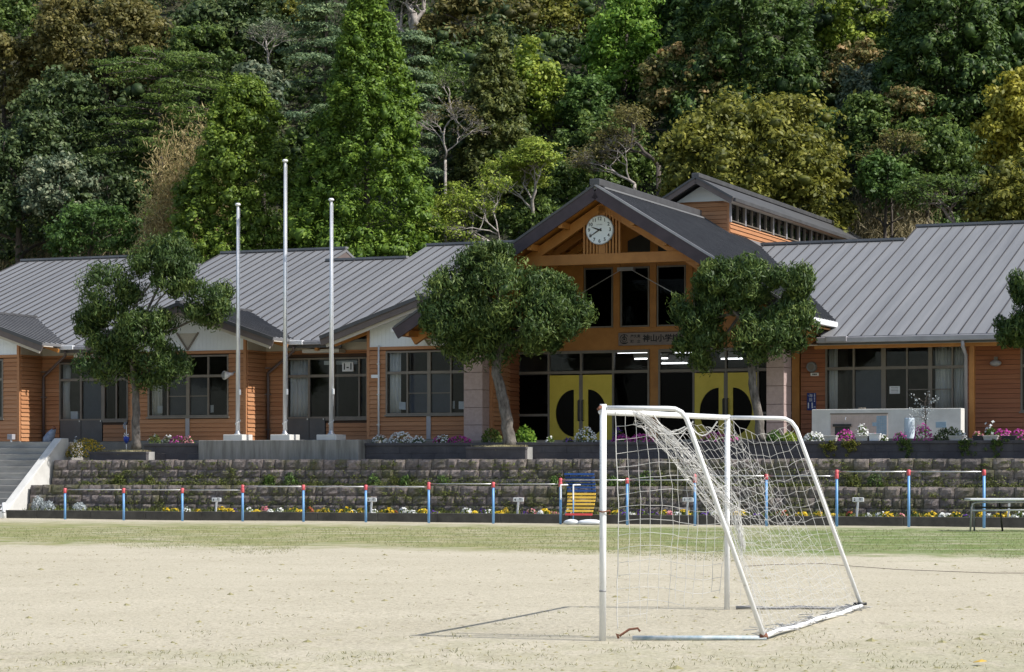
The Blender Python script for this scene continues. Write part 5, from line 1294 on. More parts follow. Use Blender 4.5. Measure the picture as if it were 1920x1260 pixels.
# ------------------------------------------------------------------ FLOWERS
def plant(name, label, cat, u, v, z, rx, ry, h, leafmat, flmat=None, nl=260, nf=70, leaf=.05, fl=.05, group=None, upright=.5, tall=0.0, laspect=.45):
    t = thing(name, label, cat, (u, v, z), group)
    d = unit(rng.normal(size=(nl,3))); d[:,2] = np.abs(d[:,2]); r = rng.uniform(.35, 1, nl)**.5
    p = np.array([u, v, z]) + d*r[:,None]*np.array([rx, ry, h])
    leaves('foliage', p, d*.6+.6*rng.normal(size=d.shape), rng.uniform(.7,1.3,nl)*leaf, M[leafmat], t, aspect=laspect, along=d+np.array([0,0,upright])+.4*rng.normal(size=d.shape))
    if flmat and nf:
        d = unit(rng.normal(size=(nf,3))); d[:,2] = np.abs(d[:,2])*.9+.05; d[:,1] = -np.abs(d[:,1])*.8 + .2*d[:,1]; d = unit(d)
        p = np.array([u, v, z]) + d*rng.uniform(.92,1.10,(nf,1))*np.array([rx, ry, h]) + np.array([0,0,tall])*rng.random((nf,1))
        nr = unit(d + np.array([0,-.7,.25]) + .35*rng.normal(size=d.shape))
        va = rng.random(nf); a1 = rng.normal(size=(nf,3)); 
        t1 = unit(a1 - nr*np.sum(a1*nr, 1, keepdims=True)); t2 = np.cross(nr, t1)
        s = rng.uniform(.8,1.2,nf)*fl
        leaves('blossoms', np.vstack([p, p + nr*.004]), np.vstack([nr, nr]), np.concatenate([s, s]), M[flmat], t, aspect=.62, var=np.concatenate([va, va]), along=np.vstack([t1, t2]))
    return t
pans = [('fl_yellow', 312), ('fl_yellow', 326), ('fl_white', 350), ('fl_yellow', 372), ('fl_yellow', 416), ('fl_yellow', 430), ('fl_purple', 441), ('fl_white', 468), ('fl_yellow', 480), ('fl_pink', 497), ('fl_white', 507), ('fl_white', 524), ('fl_yellow', 552), ('fl_yellow', 562), ('fl_red', 582), ('fl_gold', 598), ('fl_gold', 610), ('fl_purple', 623), ('fl_yellow', 638), ('fl_yellow', 652), ('fl_white', 662), ('fl_gold', 676), ('fl_white', 702), ('fl_yellow', 722), ('fl_yellow', 731), ('fl_red', 741), ('fl_white', 757), ('fl_white', 772), ('fl_yellow', 790), ('fl_yellow', 796), ('fl_purple', 812), ('fl_white', 875), ('fl_yellow', 890), ('fl_purple', 905), ('fl_white', 918), ('fl_yellow', 938), ('fl_gold', 948), ('fl_purple', 985), ('fl_white', 1000), ('fl_pink', 998), ('fl_white', 1014), ('fl_yellow', 1022), ('fl_pink', 1038), ('fl_white', 1066), ('fl_red', 1145), ('fl_yellow', 1155), ('fl_purple', 1168), ('fl_white', 1185), ('fl_purple', 1202), ('fl_purple', 1224), ('fl_yellow', 1245), ('fl_pink', 1256), ('fl_white', 1270), ('fl_yellow', 1284), ('fl_purple', 1320), ('fl_purple', 1332), ('fl_white', 1342), ('fl_yellow', 1380), ('fl_yellow', 1392), ('fl_purple', 1420), ('fl_red', 1466), ('fl_yellow', 1500), ('fl_yellow', 1508), ('fl_gold', 1533), ('fl_yellow', 1561), ('fl_red', 1594), ('fl_white', 1628), ('fl_white', 1652), ('fl_yellow', 1664), ('fl_pink', 1690), ('fl_gold', 1717), ('fl_yellow', 1740), ('fl_yellow', 1748), ('fl_white', 1766), ('fl_white', 1778), ('fl_yellow', 1793), ('fl_purple', 1812), ('fl_yellow', 1838), ('fl_white', 1856), ('fl_yellow', 1872), ('fl_yellow', 1888), ('fl_white', 1902), ('fl_white', 1914)]
CN = {'fl_yellow': 'yellow', 'fl_white': 'white', 'fl_pink': 'pink', 'fl_purple': 'dark purple', 'fl_red': 'rust red', 'fl_gold': 'golden brown'}
ORD = ['first','second','third','fourth','fifth','sixth','seventh','eighth','ninth','tenth','eleventh','twelfth','thirteenth','fourteenth','fifteenth']
POSTX = [122,232,342,455,569,686,804,925,1051,1176,1303,1437,1569,1704,1845]; seen_ = {}
def pansy_label(mt, x):
    i = sum(1 for q in POSTX if q < x); n = seen_[(mt, i)] = seen_.get((mt, i), 0) + 1
    where = 'right of the last blue post' if i >= 15 else 'between the %s and %s blue posts from the left' % (ORD[i-1], ORD[i])
    return '%s %s pansies %s' % (ORD[n-1], CN[mt], where)
for k, (mt, x) in enumerate(sorted(pans, key=lambda q: q[1])):
    v = 66.42 + .15*math.sin(k*2.3); hs = 1 + .35*math.sin(k*3.7)
    plant('pansy_plant', pansy_label(mt, x), 'pansies', U(x, v), v, .22, .14+.05*math.sin(k*1.7), .13, .14*hs, 'lf_mid', mt, 90, int(26+10*math.sin(k*5.1)), .075, .068, CN[mt] + ' pansies in the kerbside bed')
for x, h, lab in ((72, .52, 'tall silver leaved plant nearest the staircase'), (90, .34, 'short silver leaved plant right of the tall silver one'), (149, .30, 'round silver leaved plant behind the first blue post')):
    plant('silver_plant', lab, 'plant', U(x, 66.6), 66.6, .22, .26, .22, h, 'lf_silver', None, 420, 0, .09, upright=1.0, laspect=.25)
plant('flower_shrub', 'wide yellow flowering bush at the top of the stairs', 'bush', U(164, 69.55), 69.5, Z(164, 858, 69.55), .72, .42, .60, 'lf_mid', 'fl_gold', 900, 620, .07, .055)
# upper bed flowers: (x, halfwidth px, base y, height px, foliage, blossom, label)
V5 = 70.3
for x, w_, yb, h, lm, fm, lab, nf in (
    (713, 17, 828, 14, 'lf_grey', 'fl_white', 'white flower clump nearest the flagpole plinth', 70), (752, 26, 828, 20, 'lf_mid', 'fl_white', 'wide mound of white flowers below the classroom window', 170), (785, 14, 828, 13, 'lf_shrub', 'fl_white', 'small white flower clump right of the wide mound', 60),
    (832, 16, 828, 15, 'lf_mid', 'fl_white', 'white flowers among magenta ones by the left stone pillar', 70), (862, 26, 828, 12, 'lf_mid', 'fl_magenta', 'magenta flower cushion at the foot of the left stone pillar', 130), (822, 8, 828, 13, 'lf_mid', 'fl_magenta', 'tiny magenta clump left of the white pillar flowers', 30),
    (922, 22, 830, 28, 'lf_mid', None, 'dark green bush left of the middle tree trunk', 0), (1032, 6, 827, 12, 'lf_mid', 'fl_white', 'single white flower plant in front of the left yellow door', 14), (1066, 10, 827, 8, 'lf_dark', 'fl_purple', 'small dark purple plant in front of the left yellow doors', 20), (1099, 22, 827, 27, 'lf_shrub', 'fl_white', 'bushy white daisy clump left of the goal post', 120),
    (1168, 22, 827, 14, 'lf_mid', 'fl_magenta', 'magenta cushion directly right of the near goal post', 120), (1205, 24, 827, 15, 'lf_mid', 'fl_magenta', 'magenta cushion behind the gathered goal net', 130), (1160, 12, 822, 26, 'lf_dark', 'fl_purple', 'purple flowers behind the magenta cushion at the goal post', 40), (1340, 26, 826, 18, 'lf_mid', 'fl_magenta', 'magenta cushion left of the far goal post', 110), (1372, 14, 826, 12, 'lf_mid', 'fl_magenta', 'magenta cushion behind the far goal post', 50),
    (1452, 16, 828, 22, 'lf_shrub', None, 'green leafy plant before the right stone pillar', 0), (1480, 16, 830, 18, 'lf_lime', None, 'yellow green plant right of the right pillar behind the net', 0),
    (1528, 22, 825, 16, 'lf_mid', 'fl_white', 'dense white flower cushion at the left end of the washing trough', 150), (1586, 20, 824, 20, 'lf_mid', 'fl_magenta', 'bright magenta flowers below the trough opening', 130), (1617, 13, 822, 32, 'lf_shrub', 'fl_white', 'tall white daisy plant before the tiled panel', 60), (1640, 10, 825, 13, 'lf_mid', 'fl_pink', 'pale pink flowers left of the white pot', 40), (1658, 8, 825, 11, 'lf_mid', 'fl_white', 'small white flowers right of the white pot', 30),
    (1688, 14, 825, 16, 'lf_dark', 'fl_magenta', 'dark magenta flowers left of the pale blue can', 50), (1731, 18, 824, 30, 'lf_mid', 'fl_magenta', 'tall magenta and white flower clump by the pale blue can', 120), (1780, 34, 825, 26, 'lf_dark', None, 'dark twiggy shrub at the right end of the trough', 0), (1802, 12, 824, 16, 'lf_grey', 'fl_white', 'white flowers in front of the orange porch post', 50), (1835, 12, 824, 18, 'lf_mid', 'fl_pink', 'pale pink flowers just right of the porch post', 50), (1880, 22, 820, 20, 'lf_mid', 'fl_magenta', 'magenta flowers in the planters at the far right', 120), (1912, 16, 820, 20, 'lf_mid', 'fl_magenta', 'magenta flowers touching the right edge of the picture', 90),
    (334, 18, 830, 14, 'lf_mid', 'fl_magenta', 'magenta flowers left of the flagpole plinth', 90), (316, 12, 832, 16, 'lf_grey', 'fl_white', 'white flowers beside the trunk of the left pruned tree', 40), (352, 12, 830, 15, 'lf_mid', 'fl_pink', 'pink flowers touching the flagpole plinth', 60), (290, 12, 832, 20, 'lf_mid', 'fl_white', 'few white poppies right of the left tree trunk', 8)):
    z = Z_BLK-.06; m = mpp(x, V5); vv_ = V5 if not 280 < x < 360 else 70.1
    plant('flower_clump' if fm else 'leafy_bush', lab, 'flowers' if fm else 'bush', U(x, vv_), vv_, z, w_*m, .28, max(.12, h*m+.06), lm, fm, 240 if fm else 700, nf, .07 if fm else .085, .065)
# leafy shrub with big leaves beside the middle tree
plant('leafy_bush', 'bright green large leaved shrub right of the middle tree trunk', 'bush', U(984, V5), V5, Z_BLK-.05, .38, .25, .58, 'lf_bright', None, 420, 0, .12, laspect=.6)
t = plant('white_tulip', 'single white flower standing above the yellow bush', 'flower', U(142, 70.2), 70.2, Z(142, 840, 70.2), .04, .04, .25, 'lf_mid', 'fl_white', 20, 8, .1, .11, tall=.18)
# weeds and vines on the walls
C_ = []; R_ = []
for k in range(900):
    u = rng.uniform(U_ST+1.2, -11); w_ = rng.integers(0, 3)
    if w_ == 0: C_.append((u, V_W1-.02+rng.uniform(-.05,.05), rng.uniform(.25, .9))); R_.append(rng.uniform(.06,.16))
    elif w_ == 1: C_.append((u, V_W2-.06+rng.uniform(-.08,.05), Z_W1+abs(rng.normal(0,.16)))); R_.append(rng.uniform(.07,.2))
    else: C_.append((u, V_W2-.0, rng.uniform(1.1,1.8))); R_.append(rng.uniform(.05,.13))
for k in range(520):
    C_.append((rng.uniform(U_ST+1.2, -11), V_W2-.10+rng.uniform(-.12,.06), Z_W1-.02+abs(rng.normal(0,.05)))); R_.append(rng.uniform(.06,.13))
for k in range(160):
    C_.append((rng.uniform(U_ST+.6, -11), V_W1-.06, .27+abs(rng.normal(0,.08)))); R_.append(rng.uniform(.06,.14))
p, nr, var, d = clumps(C_, R_, 34, (1.6,.55,.7), .6, .3, .6)
tag(leaves('wall_weeds', p, nr, rng.uniform(.03,.07,len(p)), M['lf_moss'], None, (-27, V_W1, .5), aspect=.4, var=var), 'weeds and moss growing in the joints of the stone walls', 'weeds', kind='stuff')
for k, (x, y, s) in enumerate(sorted(((222,932,.5),(280,915,.4),(545,900,.6),(700,888,.5),(760,900,.45),(830,898,.5),(1210,885,.7),(1640,885,.55),(505,902,.45),(1040,900,.4),(1600,905,.5),(1150,900,.4)))):
    v = V_W2-.12; u = U(x, v); plant('weed_tuft', ORD[k] + ' weed tuft from the left on the ledge between the stone walls', 'weeds', u, v, Z_W1-.04, .30*s+.10, .16, .55*s+.12, 'lf_shrub' if y < 905 else 'lf_moss', None, 200, 0, .10, group='weed tufts on the wall ledge', upright=1.0, laspect=.28)
K = 3200; c = np.stack([rng.uniform(U_ST+.4, -11, K), rng.uniform(V_KERB+.18, V_W1-.05, K), np.full(K, .25)], 1)
tag(leaves('bed_grass', c + np.array([0,0,.02]), np.stack([rng.normal(size=K), rng.normal(size=K), .2*rng.normal(size=K)],1), rng.uniform(.07,.22,K), M['lf_moss'], None, (-27, V_KERB, .24), aspect=.16, along=np.stack([.5*rng.normal(size=K), .5*rng.normal(size=K), np.ones(K)],1)), 'grass blades growing between the pansies', 'grass', kind='stuff')
for x, lab in ((1556,'left'),(1596,'m'),(1700,'c'),(1810,'r'),(1870,'rr')):
    C_ = [(U(x, V_BLK)+rng.normal(0,.12), V_BLK-.06, Z_BLK-abs(rng.normal(0,.2))) for k in range(26)]
    p, nr, var, d = clumps(C_, rng.uniform(.04,.08,26), 26, (1,.6,1), .6, .2, .8)
    t = leaves('trailing_vine', p, nr, rng.uniform(.03,.07,len(p)), M['lf_olive' if x < 1700 else 'lf_mid'], None, (U(x, V_BLK), V_BLK, Z_BLK), aspect=.5, var=var)
    tag(t, {'left':'yellow green vine trailing over the wall below the white flowers','m':'small yellow green vine trailing below the tiled panel','c':'reddish green vine trailing over the wall below the pale blue can','r':'dark vine trailing over the block wall below the porch post','rr':'dark vine on the block wall near the right edge'}[lab], 'vine', 'vines trailing over the block wall')

# ------------------------------------------------------------------ SMALL SIGNS IN THE BED
for x, s, k in ((406, '6　年', 'leftmost'), (697, '5　年', 'second from left'), (972, '4　年', 'third from left, left of the bench'), (1290, '1　年', 'seen through the goal'), (1609, '2　年', 'right of the goal'), (1893, '3　年', 'behind the grey table')):
    v = 66.25; u = U(x, v); zt = Z(x, 937, v) - (0 if x < 1800 else .02); sg = Seg((u-1, v-.02), (u+1, v-.02))
    t = thing('bed_sign', 'small white class sign in the flower bed, ' + k, 'sign', (u, v, .2), 'class signs in the flower bed')
    B(u-.165, u+.165, v-.015, v+.012, zt-.06, zt+.06).build('plate', M['white_paint'], t, bevel=.03)
    MB().beam((u-.05, v+.02, .18), (u-.005, v+.02, zt), .05, .03, (0,1,0)).build('stake', M['white_paint'], t)
    text(s, sg, 1, zt, .095, .002, 'ink', t, bold=.002)

# ------------------------------------------------------------------ WASHING TROUGH
vw = 72.0; u0, u1 = U(1522, vw), U(1802, vw); zt = Z(1600, 767, vw)
wt = thing('washing_trough', 'long white outdoor washing trough with tiled panel below the windows', 'washing trough', ((u0+u1)/2, vw, Z_T))
B(u0, u1, vw, vw+.5, Z_T-.02, zt).build('body', M['cream_panel'], wt, bevel=.015)
o = [c for c in wt.children][0]; o.data.materials[0] = M['concrete_pale']
ta, tb2 = U(1558, vw), U(1664, vw)
tp_ = B(ta, tb2, vw-.02, vw-.003, Z_T, Z(1600, 777, vw)).build('tile_panel', M['tile_pink'], wt)
B(ta-.02, tb2+.02, vw-.035, vw-.003, Z(1600, 777, vw)+.003, Z(1600, 774.5, vw)).build('panel_trim', M['frame'], wt)
ts = .052; zz = Z_T+.12; col = 0
nU = int((tb2-ta)/ts); nZ = int((Z(1600,777,vw)-zz)/ts)
for mat_, cond in (('tile_blue', lambda i, j: i >= nU-6), ('tile_pink', lambda i, j: i < nU-6)):
    mb = MB()
    for i in range(nU):
        for j in range(nZ):
            if cond(i, j): mb.box(ta+i*ts+.003, ta+(i+1)*ts-.003, vw-.027, vw-.019, zz+j*ts+.003, zz+(j+1)*ts-.003)
    o = mb.build('tiles', M[mat_], wt); o['kind'] = 'stuff'
B(U(1563, vw), U(1597, vw), vw-.10, vw-.03, Z(1580, 800, vw), Z(1580, 795, vw)).build('spout_hood', M['black'], wt)
B(U(1566, vw), U(1594, vw), vw-.035, vw-.028, Z(1580, 822, vw), Z(1580, 800.5, vw)).build('opening', M['black'], wt)  # black plate before the tiles, coloured as the shade inside an opening
MB().tube([(U(1587, vw), vw-.02, Z(1587,783,vw)), (U(1587,vw), vw-.10, Z(1587,783,vw)), (U(1587,vw), vw-.11, Z(1587,788,vw))], .014, 8).build('tap', M['steel'], wt)
B(U(1636, vw), U(1644, vw), vw-.032, vw-.026, Z(1640, 799, vw), Z(1640, 792, vw)).build('inset_tile', M['tile_blue'], wt)
B(U(1755, vw), U(1774, vw), vw-.02, vw-.003, Z(1765, 802, vw), Z(1765, 791, vw)).build('inset_tile', M['tile_blue'], wt)
for dx in (0, 7): B(U(1608+dx, vw), U(1613+dx, vw), vw+.1, vw+.2, zt-.01, zt+.05).build('soap_dish', M['frame'], wt)
t = thing('water_can', 'pale blue metal can standing before the washing trough', 'can', (U(1705, 71.2), 71.2, Z_T)); MB().lathe((U(1705, 71.2), 71.2, Z_T-.05), [(.15,0),(.155,.03),(.15,.62),(.14,.65),(.001,.66)], 18).build('body', M['pale_blue'], t, smooth=True); MB().tube([(U(1705,71.2)-.12,71.2,Z_T+.6),(U(1705,71.2),71.2,Z_T+.72),(U(1705,71.2)+.12,71.2,Z_T+.6)], .012, 6).build('handle', M['steel'], t)
for x, mt, lab, w_ in ((1640, 'white_paint', 'white plastic pot hanging over the block wall', 10), (1558, 'clay_pot', 'pale planter box under the yellow green vine', 12), (1617, 'clay_pot', 'pale planter box under the tall daisies', 12), (1793, 'clay_pot', 'pale planter box before the porch post', 13), (1858, 'clay_pot', 'pale planter box left of the far right planters', 14), (1835, 'dark_pot', 'black planter pot beside the porch post', 10), (1893, 'dark_pot', 'black planter pot at the far right', 14)):
    v = 70.0; u = U(x, v); m = mpp(x, v); z0 = Z_BLK-.02; hw = w_*m; zt2 = Z(x, 813 if mt == 'white_paint' else 817, v)
    t = thing('planter_pot', lab, 'pot', (u, v, z0)); MB().hexa([(u-hw*.85,v-.1,z0),(u+hw*.85,v-.1,z0),(u+hw*.85,v+.12,z0),(u-hw*.85,v+.12,z0),(u-hw,v-.13,zt2),(u+hw,v-.13,zt2),(u+hw,v+.15,zt2),(u-hw,v+.15,zt2)]).build('body', M[mt], t, bevel=.012)
    B(u-hw-.01, u+hw+.01, v-.145, v+.165, zt2-.03, zt2+.004).build('rim', M[mt], t, bevel=.008)
t = plant('white_lily', 'small plant with white flowers above the far right planters', 'flowers', U(1858, 70.2), 70.2, Z(1858, 815, 70.2), .16, .1, .2, 'lf_shrub', 'fl_white', 120, 8, .09, .12, tall=.25)
t = thing('young_tree', 'thin sapling with sparse white blossom before the washing trough', 'tree', (U(1735, 71.0), 71.0, Z_T)); mb = MB(); tips = []; rr = random.Random(4); bb = Vector((U(1735, 71.0), 71.0, Z_T-.05))
mb.tube([bb, bb+Vector((.02,0,.6)), bb+Vector((-.02,0,1.15))], [.022,.018,.01], 6)
for k in range(16):
    q = bb+Vector((0,0,rr.uniform(.45,1.15))); e = q+Vector((rr.uniform(-.5,.45), rr.uniform(-.2,.2), rr.uniform(.0,.35))); mb.tube([q, q.lerp(e,.5)+Vector((0,0,.04)), e], [.008,.006,.003], 4); tips += [e, q.lerp(e,.6)]
mb.build('branches', M['bark_dark'], t); p, nr, var, d = clumps([tuple(x) for x in tips], .08, 9, (1,1,1), .6, .3, .8); leaves('blossoms', p, nr, rng.uniform(.04,.07,len(p)), M['lf_silver'], t, aspect=.6, var=var)

# ------------------------------------------------------------------ WALL FITTINGS
def wallthing(name, label, cat, px, py, v): u, z = P(px, py, v); return thing(name, label, cat, (u, v, z)), u, z
t, u, z = wallthing('loudspeaker', 'grey horn loudspeaker on the wall beside the short left flagpole', 'loudspeaker', 437, 703, VB-.05)
MB().tube([(u-.13,VB-.42,z-.02),(u-.12,VB-.40,z-.02),(u-.02,VB-.22,z+.02),(u+.02,VB-.12,z+.03)], [.15,.145,.06,.05], 18).build('horn', M['white_metal'], t, smooth=True); MB().tube([(u+.0,VB-.16,z+.03),(u+.06,VB-.04,z+.1)], .03, 8).build('bracket', M['steel_grey'], t)
MB().tube([(u-.134,VB-.425,z-.02),(u-.132,VB-.41,z-.02)], [.12,.12], 18).build('mouth', M['steel_grey'], t)
t, u, z = wallthing('drain_pipe', 'thin white service pipe on the boarded wall right of the flagpoles', 'pipe', 710, 735, VB-.08)
MB().tube([(u,VB-.08,Z(710,822,VB)),(u,VB-.08,Z(710,648,VB))], .032, 10).build('pipe', M['white_metal'], t, smooth=True); B(u-.26,u-.0,VB-.11,VB-.04,Z(700,709,VB),Z(700,703,VB)).build('bracket', M['white_metal'], t)
for zz_ in (3.0, 4.0, 5.0): B(u-.05,u+.05,VB-.12,VB-.035,zz_,zz_+.03).build('clip', M['steel'], t)
t, u, z = wallthing('wall_lamp', 'round grey wall lamp on the dark boarded wall at right', 'lamp', 1867, 681, VR-.12)
MB().blob((u, VR-.14, z), (.18,.12,.10), 16, 8, 0).build('globe', M['gutter_metal'], t, smooth=True); B(u-.05,u+.05,VR-.12,VR-.035,z+.09,z+.2).build('bracket', M['frame'], t)
t, u, z = wallthing('round_speaker', 'round grey disc speaker on the wall right of the entrance', 'speaker', 1521.5, 688, VR-.1)
MB().tube([(u,VR-.16,z),(u,VR-.036,z)], [.15,.17], 24).build('body', M['steel_grey'], t); MB().tube([(u,VR-.168,z),(u,VR-.158,z)], .10, 20).build('grille', M['frame'], t)
t, u, z = wallthing('name_plate', 'small pale plate under the round speaker', 'plate', 1527.5, 702, VR-.05); B(u-.13,u+.13,VR-.06,VR-.036,z-.05,z+.05).build('plate', M['curtain'], t)
for k in range(3): B(u-.07+.05*k,u-.035+.05*k,VR-.064,VR-.059,z-.02,z+.025).build('lettering', M['ink'], t)
t, u, z = wallthing('elevation_sign', 'dark blue sea level sign with white 11 beside the entrance', 'sign', 1521.5, 753, VR-.06)
hw, hh = .145, .27; sg = Seg((u-1, VR-.07), (u+1, VR-.07)); B(u-hw,u+hw,VR-.066,VR-.037,z-hh,z+hh).build('plate', M['blue_sign'], t, bevel=.008)
text('海', sg, 1-.02, z+.18, .12, .0, 'paper', t); text('抜', sg, 1-.02, z+.05, .12, .0, 'paper', t); text('11', sg, 1-.035, z-.13, .24, .0, 'paper', t, bold=.006); text('m', sg, 1+.105, z-.165, .09, .0, 'paper', t); text('T', sg, 1-.10, z+.17, .05, 0, 'paper', t)
for k in range(6): B(u+.085,u+.115,VR-.072,VR-.067,z+.22-.045*k,z+.245-.045*k).build('lettering', M['paper'], t)
t, u, z = wallthing('path_lamp', 'short metal post lamp at the top of the stairs', 'lamp', 21, 835, 71.0)
MB().tube([(u,71,Z_T-.02),(u,71,Z(21,823,71))], .035, 10).build('post', M['white_metal'], t, smooth=True); B(u-.1,u+.1,70.9,71.1,Z(21,824,71),Z(21,814,71)).build('head', M['gutter_metal'], t, bevel=.01)
t = thing('covered_bag', 'blue grey cloth draped bundle leaning by the left classroom door', 'bundle', (U(95, 72.6), 72.6, Z_T)); u = U(95, 72.6)
mb = MB(); pts = [(u-.14,72.6,Z_T+.02),(u-.10,72.6,Z_T+.12),(u+.0,72.6,Z_T+.28),(u+.10,72.6,Z_T+.42),(u+.18,72.6,Z_T+.52)]; mb.tube(pts, [.17,.19,.16,.10,.05], 12); mb.build('cloth', M['cloth_blue'], t, smooth=True)
MB().blob((u+.17,72.55,Z_T+.53), (.07,.07,.06), 10, 6, .1, 2).build('top_knot', M['rust'], t, smooth=True); B(u-.2,u+.2,72.5,72.8,Z_T+.0,Z_T+.04).build('base', M['black'], t)
t = thing('garden_ornament', 'small blue and white pinwheel ornament left of the left tree trunk', 'ornament', (U(237, 70.2), 70.2, Z_T-.1)); u = U(237, 70.2); z0 = Z(237, 832, 70.2)
MB().tube([(u,70.2,z0-.3),(u,70.2,z0+.62)], .012, 6).build('stick', M['white_metal'], t); MB().lathe((u,70.2,z0), [(.02,0),(.09,.12),(.10,.2),(.03,.26)], 12).build('body', M['royal_blue'], t, smooth=True)
for k in range(6):
    a = k*math.pi/3; q = Vector((u,70.16,z0+.28)); MB().prism([q, q+Vector((.10*math.cos(a),0,.10*math.sin(a))), q+Vector((.10*math.cos(a+.6),.03,.10*math.sin(a+.6)))], (0,.006,0)).build('petal', M['white_paint'], t)
for k in range(5): 
    a = 1.2+k*.7; q = Vector((u,70.14,z0+.60)); MB().prism([q, q+Vector((.11*math.cos(a),0,.13*math.sin(a))), q+Vector((.11*math.cos(a+.5),.03,.13*math.sin(a+.5)))], (0,.006,0)).build('vane', M['cloth_blue'], t)
t = thing('rope_post', 'short white rope post at the foot of the stairs', 'post', (U(7, 65.4), 65.4, 0)); u = U(7, 65.4)
MB().tube([(u,65.4,-.05),(u,65.4,.50)], .055, 12).build('post', M['white_paint'], t, smooth=True); MB().tube([(u,65.4,.18),(u,65.4,.21)], .058, 12).build('band', M['steel_grey'], t); MB().tube([(u-.05,65.35,.42),(u-.5,65.35,.36),(u-1.2,65.35,.42)], .015, 6).build('rope', M['paper'], t)

# ------------------------------------------------------------------ GOAL
YN, YF = 22.45, 27.2
gt = thing('football_goal', 'worn white tubular football goal with torn sagging net', 'goal', (W(1130,1197,YN).x, YN, 0), frame='W')
n0, n1 = W(1130,1200,YN), W(1131,766,YN); f0, f1 = W(1363,1145,YF), W(1364,783,YF)
nk, fk = W(1433,1196,YN), W(1616,1139,YF)
def tubeW(name, pts, r, mat, n=12, parent=None): return MB().tube(pts, r, n).build(name, M[mat], parent or gt, smooth=True)
tubeW('post', [Vector((n0.x,n0.y,-.03)), n1+Vector((0,0,.04))], .031, 'worn_white', 16); tubeW('post', [Vector((f0.x,f0.y,-.03)), f1+Vector((0,0,.03))], .030, 'worn_white', 16)
tubeW('crossbar', [n1+Vector((-.02,-.02,-.03)), f1+Vector((0,0,.0))], .029, 'worn_white', 16)
def stay(name, a, bx, k, Y):
    pts = [a, W(bx[0]-26, bx[1], Y), W(bx[0]-12, bx[1]+1, Y), W(bx[0], bx[1]+7, Y), W(bx[0]+9, bx[1]+19, Y), W(bx[0]+14, bx[1]+32, Y), k]
    return tubeW(name, pts, .0225, 'worn_white', 12)
stay('stay', n1+Vector((.03,0,.005)), (1278, 766), nk, YN); stay('stay', f1+Vector((.03,0,-.0)), (1484, 784), fk, YF)
tubeW('ground_bar', [W(1186,1196,YN), nk+Vector((.02,0,-.0))], .021, 'chipped_blue'); 
def sagl(a, b, n=8, s=.01): return [a.lerp(b, i/n) + Vector((0,0,s*math.sin(i*1.9))) for i in range(n+1)]
tubeW('ground_bar', sagl(Vector((nk.x+.02,nk.y,.03)), Vector((fk.x,fk.y,.03))), .024, 'worn_white'); tubeW('ground_bar', sagl(Vector((f0.x+.1,f0.y,.015)), Vector((fk.x,fk.y,.015))), .018, 'steel_grey')
tubeW('fitting', [Vector((nk.x-.04,nk.y,.02)), Vector((nk.x+.03,nk.y,.03))], .024, 'rust'); tubeW('fitting', [Vector((fk.x-.1,fk.y-.02,.06)), Vector((fk.x+.05,fk.y-.02,.06))], .016, 'black')
tubeW('fitting', [n1+Vector((-.05,-.05,-.01)), n1+Vector((-.02,-.03,.02))], .014, 'rust')
tubeW('anchor_hook', [W(1160,1197,YN-.05), W(1156,1188,YN-.05), W(1162,1192,YN-.05), W(1180,1180,YN-.05), W(1196,1178,YN-.05), W(1200,1184,YN-.05)], .012, 'rust', 6)
tubeW('band', [W(1130,1107,YN), W(1130,1109.5,YN)], .034, 'steel_grey', 16); tubeW('hook', [W(1122,958,YN-.04), W(1130,960,YN-.045), W(1144,957,YN-.03)], .007, 'rust', 6)
rr = random.Random(12)
def strands(name, grid, r=.0042, mat='net_cord', skip=0.0, diag=False):
    """grid[i][j] of Vectors -> cords along both directions"""
    mb = MB(); I = len(grid); J = len(grid[0])
    for i in range(I): mb.tube(grid[i], r, 4, cap=False)
    for j in range(J):
        run = []
        for i in range(I):
            run.append(grid[i][j])
        mb.tube(run, r, 4, cap=False)
    return mb.build(name, M[mat], gt)
# near side panel, hanging from the gathered edge
edge = [(1150,772),(1200,775),(1240,812),(1290,868),(1330,912),(1372,955),(1398,1040),(1415,1110)]
def edge_y(x):
    for (a, b), (c, d) in zip(edge[:-1], edge[1:]):
        if a <= x <= c: return b + (d-b)*(x-a)/(c-a)
    return edge[-1][1]
mb = MB(); cols = []
for k in range(12):
    xt = 1153 + 18.5*k; yt = edge_y(xt); lean = 8 + 3*k if k < 6 else 26-2*k; pts = []; yb = 1185 - 7*k + rr.uniform(-18, 6)
    for i in range(15):
        f = i/14; y = yt + (max(yb, yt+60)-yt)*f; x = xt + lean*math.sin(min(1, f*2.2)*1.5)*.8 - 10*f*f*(1 if k > 2 else .2) + rr.uniform(-1.6,1.6)
        pts.append(W(x, y, YN + .03 + .05*math.sin(f*4+k)))
    cols.append(pts); mb.tube(pts, .0023 if k else .004, 4, cap=False)
for row in range(16):
    y0_ = 800 + 25.5*row; run = []
    for k, pts in enumerate(cols):
        y = y0_ - (10*math.sin(k/11*3.14) if row < 6 else 6*math.sin(k/11*6)) + rr.uniform(-1.5,1.5)
        zs = W(1200, y, YN).z
        if pts[0].z < zs or pts[-1].z > zs: continue
        for a, b in zip(pts[:-1], pts[1:]):
            if a.z >= zs >= b.z: run.append(a.lerp(b, (a.z-zs)/max(1e-6, a.z-b.z))); break
    if len(run) > 2: mb.tube(run, .0022, 4, cap=False)
mb.build('side_net', M['net_cord'], gt)
